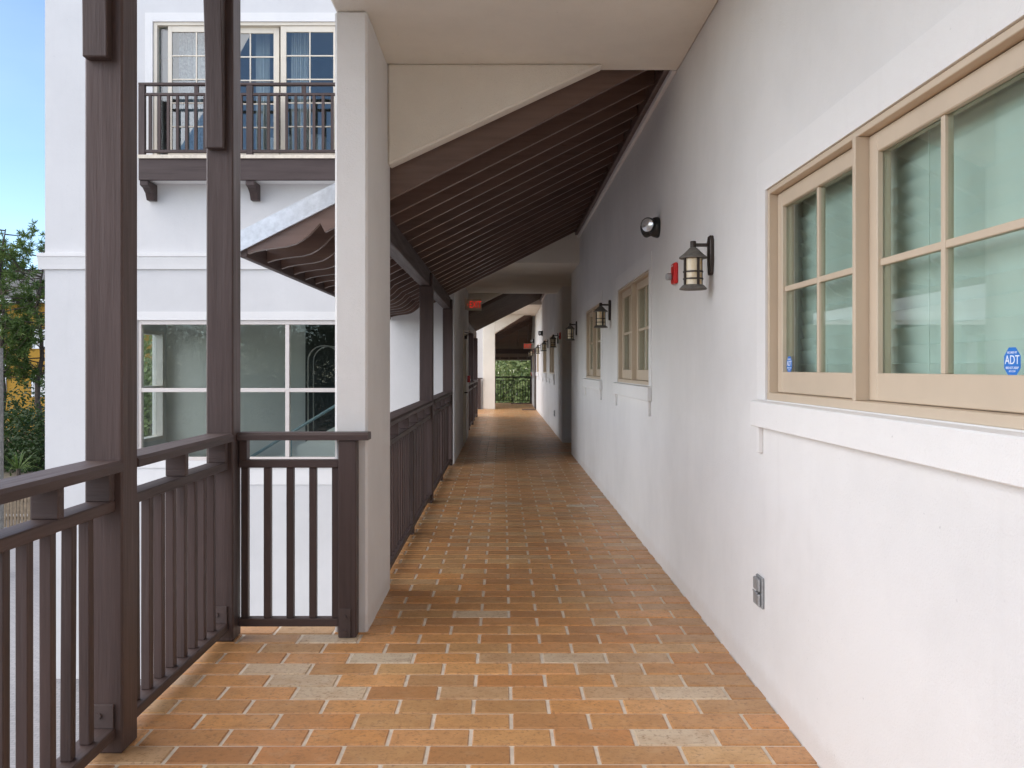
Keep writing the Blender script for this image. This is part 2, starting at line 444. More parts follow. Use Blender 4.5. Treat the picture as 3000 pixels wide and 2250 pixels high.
# ------------------------------------------------------------------ main building on the right of the walkway
bld = empty('stucco_building', (3.5, 16, GZ), 'long white stucco building with tan casement windows lining the tiled walkway', 'building')
ZS, ZH = 1.285, 2.183
WIN = [(1.93, 3.872), (6.98, 8.89), (10.42, 12.28), (19.9, 21.9), (23.5, 25.4), (28.6, 30.2), (33.2, 34.6)]
DOORS = [(30.9, 31.8), (35.3, 36.2)]
wall = grid_wall([(a, b, ZS, ZH) for a, b in WIN[:3]], -4, 14.96, -3.2, 7.6, XW, XW + .22, 0).build('wall', 'stucco', bld)
wall2 = grid_wall([(a, b, ZS, ZH) for a, b in WIN[3:]] + [(a, b, .005, 2.1) for a, b in DOORS], 17.25, 37.0, -3.2, 7.6, XW, XW + .22, 0).build('wall', 'stucco', bld)
pw = MB().box(XW + .22, 3.4, 14.8, 14.96, 0, 3.2).box(XW + .22, 3.4, 17.25, 17.42, 0, 3.2).box(3.2, 3.4, 14.96, 17.25, 0, 3.2)
pw.build('wall', 'plaster', bld)
box(XW + .23, 9, -4, 37, 7.4, 7.62).build('roof', 'shingle', bld)
box(8.8, 9, -4, 37, -3.2, 7.4).build('wall', 'stucco', bld)
box(XW + .25, 8.8, -4, -3.8, -3.2, 7.4).build('wall', 'stucco', bld)
box(XW + .25, 8.8, 36.8, 37, -3.2, 7.4).build('wall', 'stucco', bld)
box(XW + .0, 3.4, 14.96, 17.25, 2.98, 7.4).build('wall', 'stucco', bld)

def right_window(y0, y1, detail, stickers=False):
    w_ = empty('window', (XW, (y0 + y1) / 2, ZS), parent=bld)
    xs = XW + .040                       # sash plane
    f = MB()
    f.box(XW + .004, XW + .11, y0, y0 + .022, ZS, ZH).box(XW + .004, XW + .11, y1 - .022, y1, ZS, ZH)
    f.box(XW + .004, XW + .11, y0 + .022, y1 - .022, ZH - .022, ZH).box(XW - .004, XW + .11, y0 + .022, y1 - .022, ZS, ZS + .03)
    ym = (y0 + y1) / 2
    f.box(XW - .004, XW + .11, ym - .012, ym + .012, ZS + .03, ZH - .022)
    f.build('frame', 'tan', w_, bevel=.002)
    m = MB().box(XW - .006, XW + .0, y0 - .13, y0, ZS, ZH + .13).box(XW - .006, XW, y1, y1 + .13, ZS, ZH + .13).box(XW - .006, XW, y0, y1, ZH, ZH + .13)
    m.build('trim', 'stucco_trim', w_)
    s = MB().prism([(XW - .036, ZS - .12), (XW + .001, ZS - .12), (XW + .001, ZS - .004), (XW - .036, ZS - .012)], 1, y0 - .13, y1 + .13)
    s.build('sill', 'stucco_trim', w_, bevel=.004)
    for yy in (y0 - .08, y1 + .05):
        box(XW - .022, XW, yy, yy + .03, ZS - .235, ZS - .121).build('sill_bracket', 'stucco_trim', w_, bevel=.003)
    for (a, b) in ((y0 + .024, ym - .014), (ym + .014, y1 - .024)):
        st = .062; za, zb = ZS + .032, ZH - .024
        sa = MB().box(xs, xs + .045, a, a + st, za, zb).box(xs, xs + .045, b - st, b, za, zb)
        sa.box(xs, xs + .045, a + st, b - st, zb - st, zb).box(xs, xs + .045, a + st, b - st, za, za + st * 1.4)
        sa.build('sash', 'tan', w_, bevel=.003)
        ga, gb, gza, gzb = a + st, b - st, za + st * 1.4, zb - st
        gm = (ga + gb) / 2; gz = (gza + gzb) / 2 + .0
        mu = MB().box(xs + .008, xs + .034, gm - .011, gm + .011, gza, gzb)
        mu.box(xs + .010, xs + .032, ga, gm - .011, gz - .011, gz + .011).box(xs + .010, xs + .032, gm + .011, gb, gz - .011, gz + .011)
        mu.build('muntin', 'tan', w_, bevel=.002)
        for (p0, p1) in ((ga, gm - .011), (gm + .011, gb)):
            for (q0, q1) in ((gza, gz - .011), (gz + .011, gzb)):
                box(xs + .018, xs + .024, p0, p1, q0, q1).build('pane', 'green', w_)
        if detail:
            for yy in (b - .22, a + .22): MB().tube((XW + .128, yy, za), (XW + .128, yy, zb), .0025, n=5).build('blind_cord', 'slat', w_)
        else:
            box(XW + .15, XW + .16, a, b, za, zb).build('blind', 'slat', w_)
    if detail:
        n = 15; za, zb = ZS + .03, ZH - .01; hgt = (zb - za) / n; L = y1 - y0 - .012
        src = MB().prism([(-.011, .0325), (-.006, .034), (.011, -.0325), (.006, -.034)], 1, -L / 2, L / 2).build('slat', 'slat', w_, origin=(0, 0, 0))
        for i in range(n):
            pz = (XW + .155, ym, za + hgt * (i + .5))
            o = src if i == 0 else inst(src, pz, w_)
            o.location = Vector(pz) - wloc(w_)
            o.rotation_euler = (R(random.uniform(-.25, .25)), R(random.uniform(-4, 4)), 0)
    d = .9 if detail else .4
    rm = MB(); X0 = XW + .221
    rm.box(X0 + d, X0 + d + .05, y0 - .4, y1 + .4, ZS - .5, ZH + .5)
    rm.box(X0, X0 + d, y0 - .45, y0 - .4, ZS - .5, ZH + .5).box(X0, X0 + d, y1 + .4, y1 + .45, ZS - .5, ZH + .5)
    rm.box(X0, X0 + d, y0 - .4, y1 + .4, ZS - .55, ZS - .5).box(X0, X0 + d, y0 - .4, y1 + .4, ZH + .5, ZH + .55)
    rm.build('room_lining', 'interior', w_)
    return w_
WOBJ = [right_window(a, b, i < 3) for i, (a, b) in enumerate(WIN)]
def side_door(y0, y1):
    d = empty('door', (XW, (y0 + y1) / 2, 0), parent=bld)
    MB().box(XW - .03, XW + .12, y0, y0 + .06, .005, 2.1).box(XW - .03, XW + .12, y1 - .06, y1, .005, 2.1).box(XW - .03, XW + .12, y0 + .06, y1 - .06, 2.04, 2.1).build('frame', 'steel', d, bevel=.003)
    box(XW + .04, XW + .085, y0 + .06, y1 - .06, .01, 2.04).build('leaf', 'cream', d, bevel=.003)
    MB().tube((XW - .02, y0 + .14, 1.0), (XW + .05, y0 + .14, 1.0), .012).tube((XW - .02, y0 + .14, 1.0), (XW - .02, y0 + .26, 1.0), .01).build('handle', 'bronze', d)
    return d
for a, b in DOORS: side_door(a, b)

# ------------------------------------------------------------------ soffits, gable panels, columns
CZ1, CZ2, CZ3 = 3.34, 2.975, 3.27
c1 = box(-.905, XW, -4, 5.83, CZ1, CZ1 + .22).build('ceiling', 'plaster', bevel=.012); tag(c1, kind='structure')
c2 = box(-.725, 3.2, 13.36, 18.9, CZ2, CZ2 + .2).build('ceiling', 'plaster'); tag(c2, kind='structure')
c3 = box(-.73, XW, 26.36, 32.1, CZ3, CZ3 + .2).build('ceiling', 'plaster'); tag(c3, kind='structure')
def panel(pts, y0, y1, label):
    o = MB().prism(pts, 1, y0, y1).build('gable_panel', 'plaster', bevel=.012)
    return tag(o, label, 'wall panel')
panel([(-.728, 2.70), (.635, CZ1 - .001), (-.728, CZ1 - .001)], 5.69, 5.828, 'sloping stucco panel between the white stucco fin and the first flat soffit')
panel([(-.724, 2.62), (.0, CZ2 - .001), (-.724, CZ2 - .001)], 18.76, 18.898, 'shaded sloping stucco panel behind the exit sign with arrow')
panel([(-.279, 2.62), (.74, CZ3 - .001), (-.279, CZ3 - .001)], 31.22, 32.0, 'warm stucco panel above the plain pier next to the last doorway')
hb = MB().box(-.724, XW - .001, 13.36, 13.5, CZ2 + .201, 4.2).build('roof_end_wall', 'plaster'); tag(hb, 'grey stucco wall closing the far end of the long rafter bay', 'wall')
hb = MB().box(-.729, XW - .001, 26.36, 26.5, CZ3 + .201, 4.2).build('roof_end_wall', 'plaster'); tag(hb, 'small stucco wall closing the far end of the second rafter bay', 'wall')
fin = MB().box(-.905, -.729, 4.85, 5.829, -.302, CZ1 - .001).build('stucco_fin_column', 'stucco', bevel=.012)
tag(fin, 'white stucco fin column beside the brown newel post of the return railing', 'column')
box(-.905, -.729, 4.97, 5.829, GZ, -.304).build('lower_column_pier', 'stucco'); 
tag(bpy.data.objects['lower_column_pier'], 'white stucco pier below the walkway under the fin column', 'column')
pier = MB().box(-.70, -.28, 31.22, 31.65, 0, CZ3 - .001).build('stucco_pier', 'plaster', bevel=.012)
tag(pier, 'tan stucco pier standing before the steel railing by the trees', 'column')
uw = box(-.905, -.70, -4, 5.829, CZ1 + .221, 7.4).build('upper_storey_wall', 'stucco'); tag(uw, 'white upper storey wall above the first soffit', 'wall')
ur = box(-.9, XW, -4, 5.829, 7.2, 7.4).build('upper_roof_slab', 'shingle'); tag(ur, 'flat roof slab over the upper storey above the walkway', 'roof')
lw = MB().box(-.6, -.4, -4, 37, GZ, -.301).build('lower_storey_wall', 'stucco'); tag(lw, 'plain white stucco wall of the storey below the walkway', 'wall')

# ------------------------------------------------------------------ wooden railings
def shared(name, mat, bx, bev=.003):
    x, y, z = bx
    return lambda: box(-x / 2, x / 2, -y / 2, y / 2, 0, z).build(name, mat, bevel=bev, origin=(0, 0, 0))
_proto = {}
def place(key, make, p, parent, rz=0.):
    if key not in _proto:
        o = make(); _proto[key] = o; o.parent = parent; o.location = Vector(p) - wloc(parent); WL[o.name] = Vector(p)
    else: o = inst(_proto[key], p, parent)
    o.rotation_euler = (random.uniform(-.004, .004) if rz is None else 0, 0, rz or 0)
    return o
def railing_y(xi, y0, y1, label, group=None, blocks=3, mids=(), ends=True, sp=.135, prep=None, brackets=()):
    """railing running along y; xi = inner (walkway side) face of the posts"""
    xc = xi - .07
    r = empty('wooden_railing', (xc, (y0 + y1) / 2, 0), label, 'railing', group)
    pr = MB().prism([(xc - .075, 1.04), (xc + .075, 1.04), (xc + .075, 1.068), (xc + .062, 1.08), (xc - .062, 1.08), (xc - .075, 1.068)], 1, y0, y1)
    pr.build('cap_rail', 'wy', r)
    box(xc - .045, xc + .045, y0, y1, .893, .934).build('middle_rail', 'wy', r, bevel=.004)
    box(xc - .045, xc + .045, y0, y1, .055, .097).build('bottom_rail', 'wy', r, bevel=.004)
    ys = [y0 + .024] * ends + [y0 + (y1 - y0) * (i + 1) / (blocks + 1) for i in range(blocks)] + [y1 - .024] * ends
    for y in ys: place('block', shared('spacer_block', 'wx', (.09, .042, .106)), (xc, y, .934), r)
    n = max(1, round((y1 - y0) / sp) - 1)
    for i in range(n):
        y = y0 + (y1 - y0) * (i + 1) / (n + 1)
        if any(abs(y - q) < .08 for q in mids): continue
        o = place('baluster', shared('baluster', 'wz', (.038, .038, .796)), (xc + random.uniform(-.002, .002), y, .097), r)
        o.rotation_euler = (random.uniform(-.006, .006), random.uniform(-.004, .004), random.uniform(-.08, .08))
    for q in mids:
        box(xc - .045, xc + .044, q - .045, q + .045, 0.0, .893).build('newel', 'wz', r, bevel=.004)
        box(xc - .040, xc + .040, q - .052, q - .046, .098, .20).build('bracket_plate', 'steel', r)
    for q in brackets:
        m = box(xc - .04, xc + .04, q - .008, q - .0005, .0975, .185); m.build('bracket_plate', 'steel', r, bevel=.001)
        MB().tube((xc - .012, q - .017, .145), (xc - .012, q - .008, .145), .011, n=6).build('bolt', 'steel', r)
    return r
def railing_return(y, x0, x1, xn, label, off=0):
    """short railing running along x towards a newel whose left face is at xn"""
    r = empty('wooden_railing', ((x0 + x1) / 2, y, 0), label, 'railing')
    pr = MB().prism([(y - .058, 1.04), (y + .058, 1.04), (y + .058, 1.068), (y + .046, 1.08), (y - .046, 1.08), (y - .058, 1.068)], 0, x0, x1)
    pr.build('cap_rail', 'wx', r)
    box(x0, xn, y - .030, y + .030, .893, .934).build('middle_rail', 'wx', r, bevel=.004)
    box(x0, xn, y - .030, y + .030, .055, .097).build('bottom_rail', 'wx', r, bevel=.004)
    box(xn, xn + .095, y - .045, y + .045, 0, 1.039).build('newel', 'wz', r, bevel=.005)
    box(x0 + .004, x0 + .046, y - .03, y + .03, .934, 1.04).build('spacer_block', 'wz', r, bevel=.003)
    for i in range(5):
        x = x0 + .03 + (xn - .019 - x0 - .03) * i / 4
        place('baluster', shared('baluster', 'wz', (.038, .038, .796)), (x, y, .097), r)
    box(xn + .008, xn + .066, y - .052, y - .046, .004, .155).build('bracket_plate', 'steel', r, bevel=.001)
    for z in (.035, .11): MB().tube((xn + .038, y - .062, z), (xn + .038, y - .052, z), .011, n=6).build('bolt', 'steel', r)
    return r
XI = -1.40
railing_y(XI, 2.10, 3.318, 'weathered brown wooden railing opposite the stickered window, ending at the thick braced post', blocks=2, brackets=(3.318,))
railing_y(XI, 3.462, 4.678, 'short brown wooden railing between the two tall braced posts', blocks=1, brackets=(4.678,))
railing_y(XI, -1.2, 1.96, 'brown wooden railing past the outermost braced post at the walkway start', blocks=5)
railing_return(4.792, -1.398, -.709, -.868, 'short brown return railing joining the braced corner post to the stucco fin')
XJ = -.735
railing_y(XJ, 5.835, 9.478, 'long brown wooden railing between the stucco fin and the first beam post', blocks=4, mids=(7.72,))
railing_y(XJ, 9.622, 13.138, 'brown wooden railing between the two posts under the eave beam', blocks=4, mids=(11.4,))
railing_y(XJ, 18.905, 22.53, 'brown wooden railing just past the exit door', blocks=3, mids=(20.7,))
railing_y(XJ, 22.67, 26.13, 'brown wooden railing in the far half of the second rafter bay', blocks=3, mids=(24.4,))
railing_return(31.15, -1.40, -.71, -.87, 'short brown return railing against the tan stucco pier')

# ------------------------------------------------------------------ timber posts
def post(x0, x1, y0, y1, z1, label, brace=False, tongue=None):
    o = empty('timber_post', ((x0 + x1) / 2, (y0 + y1) / 2, 0), label, 'post', 'brown timber posts along the walkway edge')
    box(x0, x1, y0, y1, 0, z1).build('shaft', 'wz', o, bevel=.007)
    if tongue: box(tongue[0], x1 - .001, y0 + .002, y1 - .002, z1, tongue[1]).build('tongue', 'wz', o, bevel=.004)
    if brace:
        xa = x0 + .012; xb = xa + .09; zb = 2.55
        outer, inner = [], []
        for i in range(13):
            t = i / 12
            z = zb + .86 * t; off = .045 + 0.05 * t ** 2
            outer.append((y0 - off, z))
            inner.append((y0 - max(0.0005, 0.05 * t ** 2 - .055), z))
        MB().prism(outer + inner[::-1], 0, xa, xb).build('knee_brace', 'wz', o, bevel=.004)
    return o
post(-1.54, -1.40, 3.32, 3.46, 3.5, 'thick brown braced timber post between the two stretches of outer railing', True)
post(-1.54, -1.40, 4.68, 4.82, 3.5, 'brown timber corner post with knee brace where the return railing starts', True)
post(-1.54, -1.40, 1.96, 2.10, 3.5, 'outermost brown braced timber post at the walkway start', True)
post(-.88, -.74, 9.48, 9.62, 2.284, 'brown timber post halfway under the eave beam', tongue=(-.770, 2.42))
post(-.88, -.74, 13.14, 13.28, 2.284, 'brown timber post under the far end of the eave beam beside the wing', tongue=(-.770, 2.42))
post(-.88, -.74, 22.53, 22.67, 2.284, 'brown timber post halfway along the second rafter bay')
post(-.88, -.74, 26.13, 26.27, 2.284, 'brown timber post at the far end of the second rafter bay')
bs = box(-1.78, -.906, -1.0, 4.95, 3.722, 3.86).build('shading_slab', 'plaster'); tag(bs, 'unseen slab added over the braced posts to shade the walkway wall', 'slab')  # invented slab out of view, added to cut light on the walkway's first stretch
bb = box(-1.54, -1.40, -1.0, 4.90, 3.502, 3.72).build('bay_beam', 'wy', bevel=.006); tag(bb, 'brown timber beam carried by the braced posts', 'beam')

# ------------------------------------------------------------------ shed roofs with exposed rafters
SL = .506
def zb(x): return 2.50 + SL * (x + .762)
DEP = .24
def rafter_outline(xe=1.062, tail=True):
    pts = [(xe, zb(xe))]
    pts += [(-1.155, zb(-1.155)), (-1.185, 2.358)] if tail else [(-.9, zb(-.9))]
    if tail:
        pts += [(-1.22, 2.322), (-1.255, 2.285), (-1.30, 2.25), (-1.35, 2.222), (-1.41, 2.206), (-1.48, 2.198), (-1.55, 2.188), (-1.61, 2.176), (-1.655, 2.160)]
        pts += [(-1.655, zb(-1.655) + DEP)]
    else: pts += [(-.9, zb(-.9) + DEP)]
    pts += [(xe, zb(xe) + DEP)]
    return pts
def shed_roof(y0, y1, ys, label, posts_span, metal=True):
    r = empty('shed_roof', (-.3, (y0 + y1) / 2, 2.2), label, 'roof')
    src = None
    for y in ys:
        if src is None:
            src = MB().prism([(a, c - 2.5) for a, c in rafter_outline()], 1, -.023, .023).build('rafter', 'rx', origin=(0, 0, 0))
            src.parent = r; src.location = Vector((0, y, 2.5)) - wloc(r)
        else: o = src.copy(); C.objects.link(o); o.parent = r; o.location = Vector((0, y, 2.5)) - wloc(r)
    dk = MB().prism([(1.10, zb(1.10) + DEP + .001), (-1.66, zb(-1.66) + DEP + .001), (-1.66, zb(-1.66) + DEP + .021), (1.10, zb(1.10) + DEP + .021)], 1, y0, y1)
    dk.build('decking', 'rx', r)
    mt = MB().prism([(1.125, zb(1.125) + DEP + .022), (-1.71, zb(-1.71) + DEP + .022), (-1.71, zb(-1.71) + DEP + .034), (1.125, zb(1.125) + DEP + .034)], 1, y0, y1)
    mt.build('metal_sheet', 'galv', r)
    if metal:
        a, b = -1.712, -.908
        MB().prism([(a, zb(a) + DEP + .038), (b, zb(b) + DEP + .038), (b, zb(b) + DEP - .085), (a, zb(a) + DEP - .085)], 1, y0 - .016, y0 - .002).build('metal_verge', 'galv', r)
        MB().prism([(a, zb(a) + DEP - .085), (b, zb(b) + DEP - .085), (b, zb(b) + DEP - .097), (a, zb(a) + DEP - .097)], 1, y0 - .028, y0 - .002).build('drip_edge', 'galv', r)
    box(-1.70, -1.657, y0 - .001, y1, 2.135, 2.245).build('fascia', 'wy', r, bevel=.003)
    box(-.88, -.772, y0 + .02, y1 - .06, 2.285, 2.455).build('eave_beam', 'wy', r, bevel=.006)
    box(1.064, XW - .002, y0 + .02, y1, 3.385, 3.70).build('ledger', 'rx', r, bevel=.003)
    box(1.098, XW - .001, y0 + .02, y1, 3.345, 3.384).build('ledger_trim', 'stucco_trim', r, bevel=.004)
    for i in range(int((y1 - y0) / .203)):
        pass
    return r
shed_roof(5.84, 13.355, [5.868] + [6.35 + .406 * k for k in range(18) if 6.35 + .406 * k < 13.33], 'long shed roof with dark brown rafters and curved tails over the railing', None)
shed_roof(18.905, 26.355, [18.94 + .406 * k for k in range(19) if 18.94 + .406 * k < 26.33], 'second dark rafter roof beyond the exit sign', None, False)
# last bay: short shed then a hip end whose rafters run along the walkway
r3 = empty('hip_roof', (.2, 34.5, 2.0), 'brown hipped timber roof at the far end above the steel railing', 'roof')
for k in range(5):
    y = 31.75 + .406 * k
    MB().prism([(1.06, zb(1.06) - .12), (-.9, zb(-.9) - .12), (-.9, zb(-.9) + .12), (1.06, zb(1.06) + .12)], 1, y, y + .04).build('rafter', 'rx', r3)
MB().prism([(1.10, zb(1.10) + .122), (-.95, zb(-.95) + .122), (-.95, zb(-.95) + .15), (1.10, zb(1.10) + .15)], 1, 31.7, 36.0).build('decking', 'rx', r3)
def zh(y): return 2.20 + SL * (36.6 - y)
for k in range(6):
    x = -.88 + .376 * k
    MB().prism([(33.9, zh(33.9)), (37.6, zh(37.6) + .08), (37.6, zh(37.6) + .17), (33.9, zh(33.9) + .17)], 0, x - .02, x + .02).build('rafter', 'rx', r3)
for k in range(16):
    y = 34.0 + .24 * k
    zt = zh(y)
    MB().prism([(y, zt + .171), (y + .232, zh(y + .232) + .171), (y + .232, zh(y + .232) + .19), (y, zt + .19)], 0, -1.1, 1.4).build('deck_board', 'rx', r3)
MB().prism([(34.0, zh(34.0) + .192), (37.9, zh(37.9) + .192), (37.9, zh(37.9) + .22), (34.0, zh(34.0) + .22)], 0, -1.1, 1.4).build('metal_sheet', 'galv', r3)
box(-1.1, XW - .001, 36.54, 36.66, 2.0, 2.199).build('eave_beam', 'wx', r3, bevel=.004)
box(-1.1, 1.4, 37.62, 37.66, 1.80, 1.95).build('fascia', 'wx', r3)
MB().prism([(-.95, 2.1), (-.85, 2.1), (1.06, 3.12), (1.06, 3.3), (-.95, 2.3)], 1, 34.3, 34.36).build('hip_rafter', 'rx', r3)

# ------------------------------------------------------------------ steel railing at the far end
sr = empty('steel_railing', (.3, 36.5, 0), 'thin dark steel railing closing the end of the walkway before the trees', 'railing')
MB().tube((-.6, 36.5, 1.05), (1.125, 36.5, 1.05), .03).build('top_rail', 'black', sr)
box(-.6, 1.125, 36.49, 36.51, .90, .92).build('middle_rail', 'black', sr)
box(-.6, 1.125, 36.49, 36.51, .09, .11).build('bottom_rail', 'black', sr)
for x in (-.32, .40, 1.10): box(x - .02, x + .02, 36.48, 36.52, 0, 1.04).build('upright', 'black', sr)
bsrc = None
for i in range(15):
    x = -.55 + .112 * i
    if bsrc is None: bsrc = MB().box(-.011, .011, -.011, .011, 0, .79).build('baluster', 'black', origin=(0, 0, 0)); bsrc.parent = sr; bsrc.location = Vector((x, 36.5, .11)) - wloc(sr)
    else: inst(bsrc, (x, 36.5, .11), sr)

# ------------------------------------------------------------------ wing on the left with glazed stairwell and balcony
YF = 13.4
wing = empty('stucco_wing', (-3.8, 16, GZ), 'three storey white stucco wing with glazed stairwell and timber balcony', 'building')
GX0, GX1, GZ0, GZ1 = -5.43, -1.75, .045, 2.13        # stairwell glazing
DX0, DX1, DZ0, DZ1 = -5.20, -1.45, 4.50, 6.56        # balcony doors
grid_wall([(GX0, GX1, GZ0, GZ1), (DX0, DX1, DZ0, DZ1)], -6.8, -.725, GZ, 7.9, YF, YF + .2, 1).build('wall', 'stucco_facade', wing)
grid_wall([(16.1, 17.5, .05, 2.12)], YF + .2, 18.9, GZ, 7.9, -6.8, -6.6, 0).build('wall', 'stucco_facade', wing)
grid_wall([(16.35, 17.25, .005, 2.12)], YF + .2, 18.9, -.3, 7.9, -.925, -.725, 0).build('wall', 'stucco', wing)
box(-6.6, -.925, 18.7, 18.9, GZ, 7.9).build('wall', 'stucco', wing)
box(-6.8, -.725, YF, 18.9, 7.9, 8.1).build('roof', 'shingle', wing)
box(-6.6, -.925, 17.7, 17.8, -.6, 2.8).build('inner_wall', 'interior', wing)
box(-6.6, -.925, YF + .2, 17.7, 2.75, 2.85).build('inner_ceiling', 'interior', wing)
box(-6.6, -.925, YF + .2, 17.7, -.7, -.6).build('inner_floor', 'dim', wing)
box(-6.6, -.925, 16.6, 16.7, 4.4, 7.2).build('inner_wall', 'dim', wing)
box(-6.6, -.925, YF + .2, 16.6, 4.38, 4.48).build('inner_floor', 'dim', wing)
box(-6.6, -.925, YF + .2, 16.6, 7.1, 7.2).build('inner_ceiling', 'interior', wing)
# string course
MB().prism([(YF + .001, 2.884), (YF - .035, 2.884), (YF - .045, 2.95), (YF - .07, 3.06), (YF - .085, 3.07), (YF - .085, 3.117), (YF + .001, 3.13)], 0, -6.885, -.73).build('string_course', 'stucco_trim', wing)
MB().prism([(-6.8 + .001, 2.884), (-6.835, 2.884), (-6.845, 2.95), (-6.87, 3.06), (-6.885, 3.07), (-6.885, 3.117), (-6.8 + .001, 3.13)], 1, YF - .0, 18.9).build('string_course', 'stucco_trim', wing)
MB().box(GX0 - .1, GX1 + .1, YF - .012, YF, GZ1, GZ1 + .125).build('window_head_trim', 'stucco_trim', wing)
MB().box(GX0 - .1, GX1 + .1, YF - .03, YF, -.06, GZ0 - .003).box(GX0 - .1, GX1 + .1, YF - .012, YF, -.31, -.06).build('window_apron', 'stucco_trim', wing)
MB().box(DX0 - .11, DX0, YF - .012, YF, DZ0, DZ1 + .13).box(DX1, DX1 + .11, YF - .012, YF, DZ0, DZ1 + .13).box(DX0, DX1, YF - .012, YF, DZ1, DZ1 + .13).build('door_trim', 'stucco_trim', wing)
# stairwell glazing
gw = empty('window', ((GX0 + GX1) / 2, YF, GZ0), parent=wing)
ZT = 1.09; XM = -3.21
fm = MB().box(GX0, GX0 + .05, YF + .02, YF + .12, GZ0, GZ1).box(GX1 - .05, GX1, YF + .02, YF + .12, GZ0, GZ1)
fm.box(GX0 + .05, GX1 - .05, YF + .02, YF + .12, GZ1 - .065, GZ1).box(GX0 + .05, GX1 - .05, YF + .02, YF + .12, GZ0, GZ0 + .05)
fm.box(XM - .03, XM + .03, YF + .025, YF + .12, GZ0 + .05, GZ1 - .065)
fm.box(GX0 + .05, XM - .03, YF + .025, YF + .12, ZT - .03, ZT + .03).box(XM + .03, GX1 - .05, YF + .025, YF + .12, ZT - .03, ZT + .03)
fm.build('frame', 'alu', gw, bevel=.004)
for a, b in ((GX0 + .05, XM - .03), (XM + .03, GX1 - .05)):
    for c, d in ((GZ0 + .05, ZT - .03), (ZT + .03, GZ1 - .065)):
        box(a, b, YF + .06, YF + .068, c, d).build('pane', 'stairglass', gw)
# window in the stairwell's side wall
sw = empty('window', (-6.7, 16.8, .05), parent=wing)
fm = MB().box(-6.75, -6.57, 16.1, 16.17, .05, 2.12).box(-6.75, -6.57, 17.43, 17.5, .05, 2.12).box(-6.75, -6.57, 16.17, 17.43, 2.05, 2.12).box(-6.75, -6.57, 16.17, 17.43, .05, .12).box(-6.74, -6.58, 16.17, 17.43, 1.02, 1.08)
fm.build('frame', 'alu', sw, bevel=.004)
for c, d in ((.12, 1.02), (1.08, 2.05)): box(-6.70, -6.694, 16.17, 17.43, c, d).build('pane', 'clear', sw)
# balcony doors
bd = empty('sliding_door', ((DX0 + DX1) / 2, YF, DZ0), parent=wing)
fm = MB().box(DX0, DX0 + .06, YF + .01, YF + .15, DZ0, DZ1).box(DX1 - .06, DX1, YF + .01, YF + .15, DZ0, DZ1).box(DX0 + .06, DX1 - .06, YF + .01, YF + .15, DZ1 - .05, DZ1).box(DX0 + .06, DX1 - .06, YF + .01, YF + .15, DZ0, DZ0 + .04)
fm.build('frame', 'cream', bd, bevel=.004)
U = .002634
def leafx(c): return (c * .5199 - 1474) * YF / 2645
for pi, (a, b, yo) in enumerate(((leafx(942), leafx(1262), .03), (leafx(1236), leafx(1566), .08), (leafx(1578), leafx(1908), .03), (leafx(1885), leafx(2215), .08))):
    st = .085 if pi else .06
    y0, y1 = YF + yo, YF + yo + .04; z0, z1 = DZ0 + .042, DZ1 - .052
    lf = MB().box(a, a + st, y0, y1, z0, z1).box(b - st, b, y0, y1, z0, z1).box(a + st, b - st, y0, y1, z1 - .09, z1).box(a + st, b - st, y0, y1, z0, z0 + .12)
    lf.build('leaf_frame', 'cream', bd, bevel=.003)
    ga, gb, gc, gd = a + st, b - st, z0 + .12, z1 - .09
    gm = (ga + gb) / 2; mu = MB().box(gm - .009, gm + .009, y0 + .006, y1 - .008, gc, gd); rows = 5
    for i in range(1, rows):
        z = gc + (gd - gc) * i / rows
        mu.box(ga, gm - .009, y0 + .007, y1 - .009, z - .009, z + .009).box(gm + .009, gb, y0 + .007, y1 - .009, z - .009, z + .009)
    mu.build('muntin', 'cream', bd)
    for i in range(rows):
        za, zc = gc + (gd - gc) * i / rows + (.009 if i else 0), gc + (gd - gc) * (i + 1) / rows - (.009 if i < rows - 1 else 0)
        for p0, p1 in ((ga, gm - .009), (gm + .009, gb)):
            box(p0, p1, y0 + .018, y0 + .023, za, zc).build('pane', 'clear', bd)
# narrow fixed light beside the first leaf
box(DX0 + .061, leafx(941), YF + .09, YF + .12, DZ0 + .042, DZ1 - .052).build('pane', 'clear', bd)
# balcony: deck, fascia, brackets, railing
BX0, BX1, BY = -5.26, -1.30, 13.02
bal = empty('balcony', (-3.3, 13.2, 4.4), parent=wing)
box(BX0, BX1, BY - .03, YF - .001, 4.44, 4.49).build('deck', 'grout', bal)
box(BX0, BX1, BY - .0, BY + .06, 4.13, 4.435).build('fascia', 'wx', bal, bevel=.006)
box(BX0, BX0 + .06, BY + .061, YF - .001, 4.13, 4.435).build('fascia', 'wy', bal, bevel=.006)
box(BX0 + .07, BX1, BY + .061, YF - .001, 4.15, 4.43).build('soffit', 'stucco_trim', bal)
for x in (-5.19, -3.66, -2.10):
    MB().prism([(YF - .001, 4.129), (BY + .02, 4.129), (BY + .02, 4.06), (BY + .12, 4.04), (BY + .22, 3.98), (BY + .27, 3.89), (BY + .30, 3.89), (YF - .001, 3.89)], 0, x - .06, x + .06).build('bracket', 'wz', bal, bevel=.005)
box(BX0, BX1, BY - .01, BY + .07, 5.50, 5.535).build('cap_rail', 'wx', bal, bevel=.003)
box(BX0, BX1, BY + .005, BY + .055, 5.355, 5.39).build('middle_rail', 'wx', bal, bevel=.003)
box(BX0, BX1, BY + .005, BY + .055, 4.53, 4.57).build('bottom_rail', 'wx', bal, bevel=.003)
for x in (-5.215, -3.66, -2.1): box(x - .045, x + .045, BY - .005, BY + .065, 4.491, 5.499).build('newel', 'wz', bal, bevel=.003)
for x in (-4.43, -2.88): box(x - .03, x + .03, BY + .01, BY + .05, 5.391, 5.499).build('spacer_block', 'wz', bal)
bsrc = None; x = -5.10
